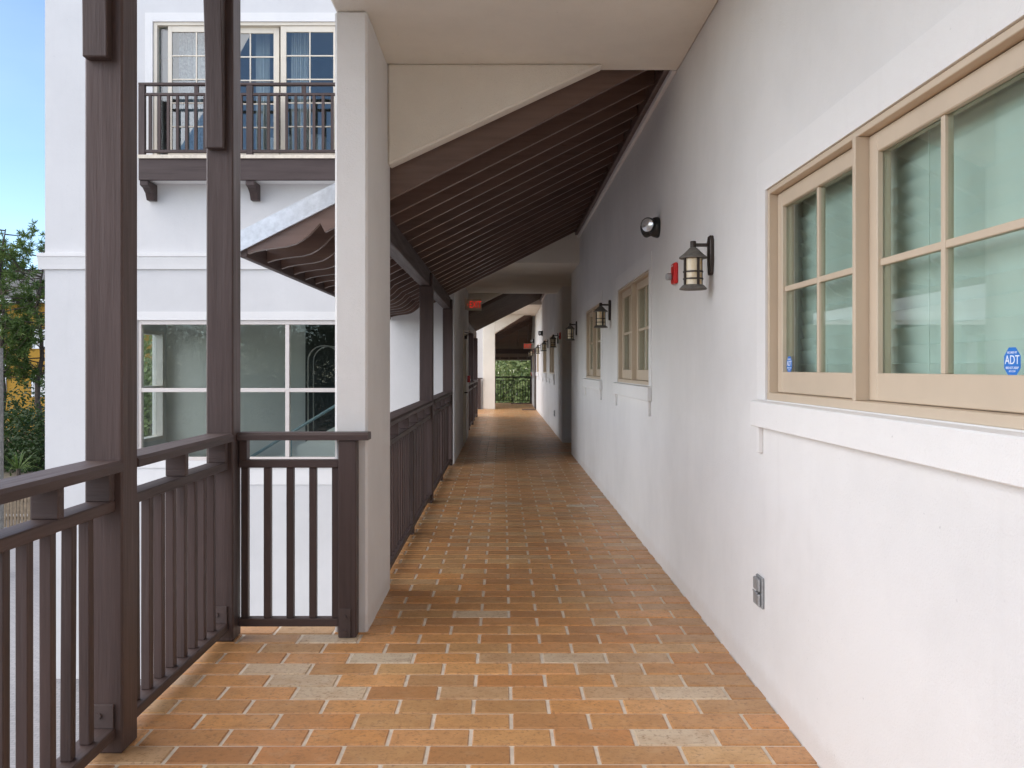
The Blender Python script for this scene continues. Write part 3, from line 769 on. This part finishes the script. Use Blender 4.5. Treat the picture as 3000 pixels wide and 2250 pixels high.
while x < -1.35:
    if all(abs(x - q) > .07 for q in (-5.215, -3.66, -2.1)):
        if bsrc is None:
            bsrc = MB().box(-.019, .019, -.019, .019, 0, .785).build('baluster', 'wz', origin=(0, 0, 0)); bsrc.parent = bal; bsrc.location = Vector((x, BY + .03, 4.57)) - wloc(bal)
        else: inst(bsrc, (x, BY + .03, 4.57), bal)
    x += .1315
# exit door onto the walkway
ed = empty('door', (-.725, 16.8, 0), parent=wing)
MB().box(-.83, -.705, 16.35, 16.41, .005, 2.12).box(-.83, -.705, 17.19, 17.25, .005, 2.12).box(-.83, -.705, 16.41, 17.19, 2.06, 2.12).build('frame', 'cream', ed, bevel=.003)
box(-.78, -.735, 16.41, 17.19, .012, 2.06).build('leaf', 'cream', ed, bevel=.003)
MB().tube((-.735, 16.5, .97), (-.655, 16.5, .97), .012).tube((-.655, 16.5, .97), (-.655, 16.64, .97), .010).box(-.733, -.722, 16.46, 16.54, .86, 1.08).build('handle', 'bronze', ed)
MB().box(-.734, -.68, 16.95, 17.18, 1.97, 2.03).tube((-.69, 17.0, 2.04), (-.56, 16.75, 2.045), .008).tube((-.56, 16.75, 2.045), (-.70, 16.5, 2.075), .008).build('door_closer', 'bronze', ed)
# things inside the stairwell and the upper room
hr = MB(); Yh = 15.6
A = Vector(((728 - 1474) * Yh / 2645, Yh, 1.42 - (1343 - 1078) * Yh / 2645)); B = Vector(((977 - 1474) * Yh / 2645, Yh, 1.42 - (1192 - 1078) * Yh / 2645))
dv = (B - A)
shr = empty('stair_handrail', (-3.6, Yh, -.6), 'blue-grey sloping stair handrail behind the stairwell glass', 'handrail')
MB().tube(A - dv * .25, B + dv * .5, .026).build('rail', 'handrail', shr)
for t in (-.2, .5, 1.2): 
    q = A + dv * t; MB().tube((q.x, q.y, -.6), q, .018).build('upright', 'handrail', shr)
strn = MB().prism([((A - dv * .25).x, -.6), ((B + dv * .5).x, -.6), ((B + dv * .5).x, (B + dv * .5).z - .42), ((A - dv * .25).x, max(-.55, (A - dv * .25).z - .42))], 1, Yh + .1, Yh + .22).build('stair_stringer', 'interior')
tag(strn, 'pale sloping stair stringer wall behind the stairwell glass', 'stair')
dk = box(-3.86, -2.4, 17.62, 17.69, -.59, 2.32).build('doorway_dark_panel', 'black'); tag(dk, 'black panel painted as the dark doorway opening in the back wall of the glazed stairwell', 'doorway')  # solid black box: the opening's darkness is put into the colour
ct = empty('luggage_cart', (-3.35, 16.9, -.6), 'chrome luggage cart with curved top bars inside the stairwell', 'cart')
MB().box(-3.66, -2.95, 16.6, 17.2, -.42, -.34).build('platform', 'black', ct, bevel=.02)
for x, y in ((-3.6, 16.65), (-3.0, 16.65), (-3.6, 17.15), (-3.0, 17.15)):
    MB().tube((x, y - .02, -.51), (x, y + .02, -.51), .085, n=14).build('wheel', 'black', ct)
for y in (16.65, 17.15):
    pts = [(-3.6, y, -.34), (-3.6, y, 1.55)] + [(-3.3 - .3 * math.cos(R(a)), y, 1.55 + .28 * math.sin(R(a))) for a in range(15, 180, 15)] + [(-3.0, y, 1.55), (-3.0, y, -.34)]
    MB().path(pts, .014).build('hoop', 'chrome', ct, smooth=True)
MB().tube((-3.3, 16.65, 1.83), (-3.3, 17.15, 1.83), .014).build('hanging_rail', 'chrome', ct)
def curtain(x0, x1, y, z0, z1, label, mat='fabric'):
    m = MB(); n = 40; vs = []
    for i in range(n + 1):
        x = x0 + (x1 - x0) * i / n; yy = y + .03 * math.sin(i * 1.3) + .012 * math.sin(i * 3.1)
        vs += [(x, yy, z0), (x, yy, z1), (x, yy + .004, z0), (x, yy + .004, z1)]
    fs = []
    for i in range(n):
        a = i * 4; b = a + 4; fs += [(a, b, b + 1, a + 1), (a + 2, a + 3, b + 3, b + 2), (a, a + 2, b + 2, b), (a + 1, b + 1, b + 3, a + 3)]
    m._add(vs, fs); o = m.build('curtain', mat, smooth=True); tag(o, label, 'curtain'); return o
curtain(leafx(1395), leafx(1475), 13.85, 4.5, 6.95, 'white curtain hanging behind the balcony door leaf with the narrow visible glass')
curtain(leafx(1850), leafx(2200), 13.85, 4.5, 6.95, 'white curtain gathered at the balcony door by the fin column')
curtain(leafx(1600), leafx(1700), 13.85, 4.5, 6.95, 'white curtain pulled aside behind the balcony door leaf by the meeting stile')
curtain(leafx(960), leafx(1240), 13.75, 4.5, 6.95, 'grey curtain drawn behind the leftmost balcony door leaf', 'mesh')
ch = empty('armchair', (leafx(1590), 14.6, 4.48), 'white armchair standing in the room behind the balcony railing', 'armchair')
cx = leafx(1590)
box(cx - .34, cx + .34, 14.3, 14.95, 4.6, 4.9).build('seat', 'fabric', ch, bevel=.05)
box(cx - .34, cx + .34, 14.95, 15.12, 4.6, 5.3).build('backrest', 'fabric', ch, bevel=.05)
for s in (-1, 1): box(cx + s * .35, cx + s * .47, 14.3, 15.1, 4.6, 5.08).build('armrest', 'fabric', ch, bevel=.03)
for sx in (-.4, .4):
    for yy in (14.36, 15.04): MB().tube((cx + sx, yy, 4.481), (cx + sx, yy, 4.6), .02).build('leg', 'bronze', ch)

# second wing, glimpsed past the far pier
w2 = empty('stucco_wing', (-4, 35, GZ), 'distant white stucco wing glimpsed between the far posts and the tan pier', 'building')
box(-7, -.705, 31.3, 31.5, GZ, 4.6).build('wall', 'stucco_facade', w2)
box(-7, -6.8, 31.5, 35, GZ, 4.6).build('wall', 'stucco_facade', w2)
box(-7, -.705, 31.3, 35, 4.6, 4.8).build('roof', 'shingle', w2)

# ------------------------------------------------------------------ wall lanterns
def lantern():
    o = empty('wall_lantern', (XW, 0, 1.985), 'x', 'wall lantern', 'bronze wall lanterns along the walkway wall')
    def L(y, z): return (y, z)
    pl = [(-.028, -.115), (-.016, -.135), (.016, -.135), (.028, -.115), (.040, -.06), (.040, .085), (.026, .115), (-.026, .115), (-.040, .085), (-.040, -.06)]
    zc = 2.035
    MB().prism([(a, zc + b * .85) for a, b in pl], 0, XW - .022, XW - .0005).build('wall_plate', 'bronze', o, bevel=.004)
    xb = XW - .105
    MB().box(xb - .008, XW - .021, -.008, .008, 2.074, 2.092).build('arm', 'bronze', o, bevel=.002)
    MB().lathe([(.0, 2.104), (.014, 2.104), (.016, 2.10), (.016, 2.072), (.012, 2.07)], (xb, 0, 0), 12).build('finial', 'bronze', o, smooth=True)
    MB().lathe([(.013, 2.072), (.022, 2.065), (.045, 2.042), (.066, 2.024), (.0745, 2.018), (.0755, 2.011), (.072, 2.009), (.05, 2.010), (0, 2.012)], (xb, 0, 0), 28).build('hat', 'hat', o, smooth=True)
    MB().lathe([(.046, 2.009), (.046, 1.866)], (xb, 0, 0), 28).build('glass', 'amber', o, smooth=True)
    MB().lathe([(.0, 1.868), (.054, 1.868), (.060, 1.863), (.072, 1.850), (.0745, 1.845), (.070, 1.842), (.05, 1.848), (0, 1.85)], (xb, 0, 0), 28).build('base', 'hat', o, smooth=True)
    for a in (20, 110, 200, 290):
        c, s = math.cos(R(a)), math.sin(R(a)); q = Vector((xb + .051 * c, .051 * s, 0))
        m = MB(); t = Vector((-s, c, 0)) * .0065; r_ = Vector((c, s, 0)) * .004
        vs = [q + z + u * t + v * r_ for z in (Vector((0, 0, 1.866)), Vector((0, 0, 2.010))) for u, v in ((-1, -1), (1, -1), (1, 1), (-1, 1))]
        m._add(vs, [(0, 3, 2, 1), (4, 5, 6, 7), (0, 1, 5, 4), (1, 2, 6, 5), (2, 3, 7, 6), (3, 0, 4, 7)]).build('cage_bar', 'bronze', o)
    for z in (1.900, 1.938):
        MB().lathe([(.047, z - .004), (.054, z - .004), (.054, z + .004), (.047, z + .004), (.047, z - .004)], (xb, 0, 0), 28).build('cage_ring', 'bronze', o, smooth=True)
    return o
LAN = [(4.87, 'bronze wall lantern with amber glass between the stickered window and red strobe'),
       (9.49, 'bronze wall lantern on the wall between the second and third casement windows'),
       (13.8, 'bronze wall lantern on the last stretch of wall before the dark passage'),
       (18.5, 'small bronze wall lantern just past the dark passage opening'),
       (22.6, 'small bronze wall lantern between the two windows beyond the dark passage'),
       (26.8, 'small bronze wall lantern before the first brown doorway'),
       (32.4, 'tiny bronze wall lantern between the two brown doorways'),
       (35.0, 'tiny bronze wall lantern under the far exit sign')]
l0 = lantern()
for i, (y, lab) in enumerate(LAN):
    o = l0 if i == 0 else copy_tree(l0)
    o.location.y = y; o['label'] = lab

# ------------------------------------------------------------------ emergency lights, strobes, outlets, signs
RX = Matrix.Rotation(R(-90), 3, 'Y')   # local z -> -x
def emergency(y, z, label):
    o = empty('emergency_light', (XW, y, z), label, 'emergency light', 'twin head emergency lights on the walkway wall')
    MB().lathe([(0, .0005), (.072, .0005), (.077, .01), (.072, .036), (.06, .06), (.036, .076), (0, .082)], (XW, y, z), 24, RX).build('base', 'black', o, smooth=True)
    for s, dirv in ((-1, Vector((-.62, -.78, -.05))), (1, Vector((-.75, .62, -.2)))):
        c = Vector((XW - .075, y + s * .03, z - .01 * s)); mat = dirv.normalized().to_track_quat('Z', 'Y').to_matrix()
        MB().lathe([(0, -.04), (.036, -.036), (.053, -.01), (.056, .024), (.053, .031), (.048, .029)], c, 22, mat).build('lamp_head', 'black', o, smooth=True)
        MB().lathe([(.049, .027), (.036, .033), (0, .036)], c, 22, mat).build('lamp_lens', 'lens', o, smooth=True)
    return o
emergency(6.55, 2.44, 'black twin head emergency light above the red strobe and amber lantern')
emergency(25.7, 2.41, 'small dark emergency light above the windows beyond the passage')
emergency(32.8, 2.40, 'tiny dark emergency light between the far doorways')
def strobe(y, z, label):
    o = empty('fire_strobe', (XW, y, z), label, 'fire alarm', 'red fire alarm strobes on the walkway wall')
    box(XW - .028, XW - .0005, y - .058, y + .058, z - .068, z + .068).build('housing', 'red', o, bevel=.008)
    MB().prism([(y - .012, z - .042), (y + .035, z - .042), (y + .035, z + .002), (y - .012, z + .002)], 0, XW - .068, XW - .029).build('lens', 'grey', o, bevel=.008)
    box(XW - .0295, XW - .0285, y - .025, y + .025, z + .046, z + .052).build('label_strip', 'white', o)
strobe(5.88, 2.035, 'red fire strobe with clear lens beside the amber lantern and stickered window')
strobe(17.75, 2.05, 'red fire strobe just past the dark passage')
strobe(33.3, 2.05, 'tiny red fire strobe between the far doorways')
def outlet(y, z, label):
    o = empty('outlet_box', (XW, y, z), label, 'outlet', 'grey outlet boxes low on the walkway wall')
    box(XW - .012, XW - .0005, y - .048, y + .048, z - .068, z + .068).build('back_box', 'grey', o, bevel=.004)
    box(XW - .026, XW - .0125, y - .042, y + .042, z + .004, z + .060).build('cover_flap', 'grey', o, bevel=.005)
    box(XW - .026, XW - .0125, y - .042, y + .042, z - .060, z - .004).build('cover_flap', 'grey', o, bevel=.005)
    MB().tube((XW - .028, y - .03, z), (XW - .028, y + .03, z), .004, n=6).build('hinge', 'grey', o)
outlet(3.95, .443, 'grey weatherproof outlet box low on the wall under the stickered window')
outlet(19.7, .43, 'small grey outlet box low on the wall past the passage')
pull = empty('fire_pull_station', (-.725, 18.3, 1.2), 'dark red fire pull box on the wall just past the exit door', 'fire alarm')
box(-.7245, -.665, 18.24, 18.36, 1.13, 1.265).build('housing', 'red', pull, bevel=.006)
box(-.664, -.655, 18.27, 18.33, 1.16, 1.20).build('pull_handle', 'white', pull)
pull = empty('fire_pull_station', (XW, 34.9, 1.2), 'tiny red fire pull box beside the last doorway', 'fire alarm')
box(XW - .06, XW - .0005, 34.84, 34.96, 1.13, 1.265).build('housing', 'red', pull, bevel=.006)
es = empty('exit_sign', (-.6, 17.2, 2.5), 'red lettered exit sign with arrow above the door to the wing', 'exit sign')
box(-.724, -.690, 17.12, 17.28, 2.52, 2.74).build('wall_mount', 'sign', es, bevel=.004)
box(-.690, -.412, 17.190, 17.212, 2.515, 2.735).build('panel', 'sign', es, bevel=.004)
text('EXIT', .185, (-.528, 17.188, 2.622), (R(90), 0, 0), 'redglow', es, sx=.60, extrude=.002)
text('<', .08, (-.676, 17.188, 2.622), (R(90), 0, 0), 'redglow', es, sx=.5, extrude=.002)
es2 = empty('exit_sign', (.95, 35.2, 2.2), 'red exit sign on the wall under the brown hip roof by the trees', 'exit sign')
box(.80, XW - .001, 35.19, 35.21, 2.16, 2.38).build('panel', 'sign', es2, bevel=.004)
text('EXIT', .23, (.955, 35.188, 2.265), (R(90), 0, 0), 'redglow', es2, sx=.62, extrude=.002)

# ------------------------------------------------------------------ security stickers on the near window
TR = Matrix(((0, 0, -1), (-1, 0, 0), (0, 1, 0))).to_euler()
def sticker(y, z, label):
    x = XW + .0575
    o = empty('security_sticker', (x, y, z), label, 'sticker')
    s = .034; c = s * .414
    MB().prism([(y + a, z + b) for a, b in ((-s, -c), (-c, -s), (c, -s), (s, -c), (s, c), (c, s), (-c, s), (-s, c))], 0, x - .0006, x - .0001).build('backing', 'blue', o)
    text('ADT', .030, (x - .0008, y, z + .004), TR, 'white', o, extrude=.0002)
    text('SECURED BY', .0072, (x - .0008, y, z + .022), TR, 'white', o, extrude=.0002)
    text('800.ADT.ASAP', .0085, (x - .0008, y, z - .014), TR, 'white', o, extrude=.0002)
    text('ADT.COM', .006, (x - .0008, y, z - .022), TR, 'white', o, extrude=.0002)
sticker(3.745, 1.434, 'blue octagonal security sticker on the casement next to the amber lantern')
sticker(2.105, 1.434, 'blue octagonal security sticker on the casement farther from the amber lantern')

# ------------------------------------------------------------------ door mats
for y, x0, lab in ((30.3, .64, 'brown doormat in front of the first brown doorway'), (35.5, .30, 'brown doormat in front of the last brown doorway')):
    o = box(x0, 1.10, y, y + .75, .001, .018).build('doormat', 'mat', bevel=.004); tag(o, lab, 'doormat')

# ------------------------------------------------------------------ vegetation
def pine(x, y, h, label, seed, lean=0.):
    rn = random.Random(seed)
    o = empty('pine_tree', (x, y, GZ), label, 'tree')
    tr = MB(); n = 10; pts = []
    for i in range(n + 1):
        t = i / n; pts.append(Vector((x + lean * t * h + .12 * math.sin(i * 1.7 + seed), y + .1 * math.cos(i * 1.3), GZ + h * t)))
    for i in range(n): tr.tube(pts[i], pts[i + 1], .17 * (1 - i / n * .85), .17 * (1 - (i + 1) / n * .85), 8)
    cr = MB()
    for k in range(68):
        t = rn.uniform(.38, 1.0); b = pts[min(n - 1, int(t * n))].lerp(pts[min(n, int(t * n) + 1)], t * n - int(t * n)) if t < 1 else pts[n]
        a = rn.uniform(0, 2 * math.pi); ln = (1.2 + 2.2 * math.sin(math.pi * min(1, (1 - t) * 1.1 + .18))) * rn.uniform(.5, 1.0) * h / 12
        e = b + Vector((math.cos(a) * ln, math.sin(a) * ln, ln * rn.uniform(.1, .55)))
        mid = b.lerp(e, .55) + Vector((0, 0, -.12 * ln))
        tr.tube(b, mid, .035, .022, 5); tr.tube(mid, e, .022, .008, 5)
        for q in range(rn.randint(4, 7)):
            cc = mid.lerp(e, rn.uniform(.0, 1.05)) + Vector((rn.gauss(0, .22), rn.gauss(0, .22), rn.gauss(.05, .16)))
            for z in range(27):
                d = Vector((rn.gauss(0, 1), rn.gauss(0, 1), rn.gauss(.35, .9))).normalized()
                L = rn.uniform(.14, .28); sd_ = d.cross(Vector((rn.gauss(0, 1), rn.gauss(0, 1), rn.gauss(0, 1)))).normalized() * .02
                i0 = len(cr.v); st = cc + d * .03
                cr.v += [tuple(st - sd_), tuple(st + sd_), tuple(st + d * L + sd_ * .6), tuple(st + d * L - sd_ * .6)]; cr.f.append((i0, i0 + 1, i0 + 2, i0 + 3))
    tr.build('trunk', 'bark', o); cr.build('crown', 'needles', o)
    return o
pine(-23.3, 42, 11.1, 'tall pine tree with a straight trunk in front of the ochre building', 3)
pine(-21.9, 42.6, 10.2, 'pine tree standing right beside the white wing corner', 11, .004)
pine(-25.2, 44, 10.4, 'pine tree partly hidden at the edge of the ochre building', 23)
def broad(name, x, y, rx, rz, zc, label, cat, mat, seed, n=5200, ls=.16, trunk=True, group=None):
    rn = random.Random(seed)
    o = empty(name, (x, y, GZ), label, cat, group)
    tr = MB()
    if trunk:
        tr.tube((x, y, GZ), (x + .1, y, zc - rz * .2), .18, .10)
        for k in range(9):
            a = rn.uniform(0, 6.28); tr.tube((x + .06, y, zc - rz * rn.uniform(.2, .7)), (x + rx * .7 * math.cos(a), y + rx * .7 * math.sin(a), zc + rz * rn.uniform(-.3, .7)), .06, .012, 6)
    else:
        for k in range(6):
            a = rn.uniform(0, 6.28); tr.tube((x, y, GZ), (x + rx * .5 * math.cos(a), y + rx * .5 * math.sin(a), zc + rz * .4), .03, .01, 5)
    cr = MB(); clumps = []
    while len(clumps) < 46:
        v = Vector((rn.uniform(-1, 1), rn.uniform(-1, 1), rn.uniform(-1, 1)))
        if .35 < v.length < 1: clumps.append(Vector((x + v.x * rx, y + v.y * rx, zc + v.z * rz)))
    for k in range(n):
        c = rn.choice(clumps); s = .26 * min(rx, rz) + .1
        p_ = c + Vector((rn.gauss(0, s), rn.gauss(0, s), rn.gauss(0, s * .7)))
        d = Vector((rn.gauss(0, 1), rn.gauss(0, 1), rn.gauss(0, .7))).normalized(); u = d.orthogonal().normalized(); L = ls * rn.uniform(.6, 1.3)
        i0 = len(cr.v); wv = u * L * .28
        cr.v += [tuple(p_ - d * L * .5), tuple(p_ + wv), tuple(p_ + d * L * .5), tuple(p_ - wv)]; cr.f.append((i0, i0 + 1, i0 + 2, i0 + 3))
    tr.build('trunk', 'bark', o); cr.build('crown', mat, o)
    return o
broad('leafy_tree', -.6, 44.0, 3.0, 3.4, .6, 'leafy green tree right behind the steel railing on the open side', 'tree', 'leaves', 5, 9000, .2)
broad('leafy_tree', 2.6, 43.0, 2.8, 3.2, .2, 'leafy green tree behind the steel railing on the wall side', 'tree', 'leaves', 6, 9000, .2)
broad('leafy_tree', 1.0, 50.0, 5.0, 5.0, 2.0, 'larger leafy tree standing further back beyond the steel railing', 'tree', 'leaves', 7, 9000, .32)
broad('leafy_tree', -5.5, 54.0, 5.0, 5.5, 2.0, 'background leafy tree beyond the end of the distant white wing', 'tree', 'leaves', 8, 7000, .34)
broad('leafy_tree', 7.5, 52.0, 5.0, 5.5, 2.0, 'background leafy tree behind the end wall of the long building', 'tree', 'leaves', 18, 7000, .34)
for i, (x, y, rx, rz, lab) in enumerate(((-24.6, 40.5, 1.3, 1.7, 'dark shrub at the foot of the pine by the grey pole'), (-22.4, 41.0, 1.4, 1.9, 'dark shrub between the two straight pine trunks'),
                                         (-20.6, 40.0, 1.2, 1.6, 'dark shrub against the white wing corner'), (-26.8, 43, 1.6, 2.2, 'tall dark shrub beside the ochre building'),
                                         (-23.2, 47.0, 2.2, 2.4, 'wide dark shrub in front of the ochre wall'), (-20.4, 48.5, 2.0, 2.2, 'dark shrub behind the wing corner pine'))):
    broad('shrub', x, y, rx, rz, GZ + rz * .8, lab, 'shrub', 'dark_leaves', 40 + i, 3000, .17, False, 'dark shrubs under the pines')
# trees out to the side, seen through the stairwell window and in reflections
for i, (x, y, lab) in enumerate(((-9.9, 25.5, 'leafy tree seen through the side window of the stairwell'), (-21, 30, 'leafy tree further out beyond the stairwell side window'), (-19.5, 33.5, 'leafy tree behind the white wing beyond the kerb'))):
    broad('leafy_tree', x, y, 1.2, 2.2, .2, lab, 'tree', 'leaves', 60 + i, 7000, .2) if i < 1 else None
for i, (x, y, lab) in enumerate(((-19.5, -22, 'leafy tree across the paved courtyard mirrored by the stairwell side window'), (-14.5, -24, 'leafy tree across the paved courtyard mirrored in the wide stairwell pane'), (-8.5, -22, 'leafy tree across the paved courtyard mirrored beside the fin column'), (-25, -23, 'leafy tree at the open end of the paved courtyard row'))):
    broad('leafy_tree', x, y, 3.0, 3.2, 1.6, lab, 'tree', 'dark_leaves', 80 + i, 12000, .22)
pm = empty('palmetto', (-19.6, 36.5, GZ), 'spiky green palmetto beside the white wing corner', 'palm')
rn = random.Random(9); m = MB()
for k in range(40):
    a = rn.uniform(0, 6.28); e = rn.uniform(.2, 1.3); d = Vector((math.cos(a) * math.cos(e), math.sin(a) * math.cos(e), math.sin(e))); u = d.cross(Vector((0, 0, 1))).normalized() * .03
    b = Vector((-19.6, 36.5, GZ + .5)); L = rn.uniform(.9, 1.5); mid = b + d * L * .6; tip = b + d * L + Vector((0, 0, -.25))
    m._add([b - u * .3, b + u * .3, mid + u, mid - u, tip], [(0, 1, 2, 3), (3, 2, 4)])
m.build('fronds', 'needles', pm); MB().tube((-19.6, 36.5, GZ), (-19.6, 36.5, GZ + .55), .12, .08).build('trunk', 'bark', pm)

# ------------------------------------------------------------------ background: ochre building, fence, pole
ob = empty('ochre_building', (-34, 64, GZ), 'ochre yellow building with grey roof behind the pines', 'building')
box(-48, -22, 60, 68, GZ, 5.9).build('wall', 'ochre', ob)
MB().prism([(59.2, 5.9), (68.8, 5.9), (64, 8.4)], 0, -48.6, -21.4).build('roof', 'shingle', ob)
box(-48.6, -21.4, 59.15, 59.3, 5.7, 6.0).build('eave_board', 'white', ob)
for (x0, x1, z0, z1) in ((-31.3, -29.9, 2.7, 4.0), (-31.3, -29.9, -.5, 1.0), (-35.2, -33.0, -.3, 1.7), (-35.2, -33.0, 3.6, 5.0), (-27.6, -26.2, 2.7, 4.0), (-27.6, -26.2, -.5, 1.0)):
    wv = empty('window', ((x0 + x1) / 2, 60, z0), parent=ob)
    MB().box(x0, x1, 59.9, 59.999, z0, z0 + .12).box(x0, x1, 59.9, 59.999, z1 - .12, z1).box(x0, x0 + .12, 59.9, 59.999, z0 + .12, z1 - .12).box(x1 - .12, x1, 59.9, 59.999, z0 + .12, z1 - .12).build('frame', 'white', wv)
    box(x0 + .12, x1 - .12, 59.95, 59.999, z0 + .12, z1 - .12).build('pane', 'fabric', wv)
fe = empty('picket_fence', (-14, 26, GZ), 'dry brown picket fence along the edge of the trees', 'fence')
for i in range(60):
    x = -17 + .10 * i; h = 1.0 + rn.uniform(-.06, .06)
    box(x, x + .075, 26, 26.03, GZ + .03, GZ + h).build('picket', 'fence', fe)
for z in (.25, .75): box(-17, -11, 26.035, 26.08, GZ + z, GZ + z + .08).build('fence_rail', 'fence', fe)
po = MB(); po.tube((-11.2, 20, GZ), (-11.2, 20, 1.86), .13, .11, 12).build('wooden_pole', 'weathered')
tag(bpy.data.objects['wooden_pole'], 'weathered grey wooden pole standing in front of the pines', 'pole')
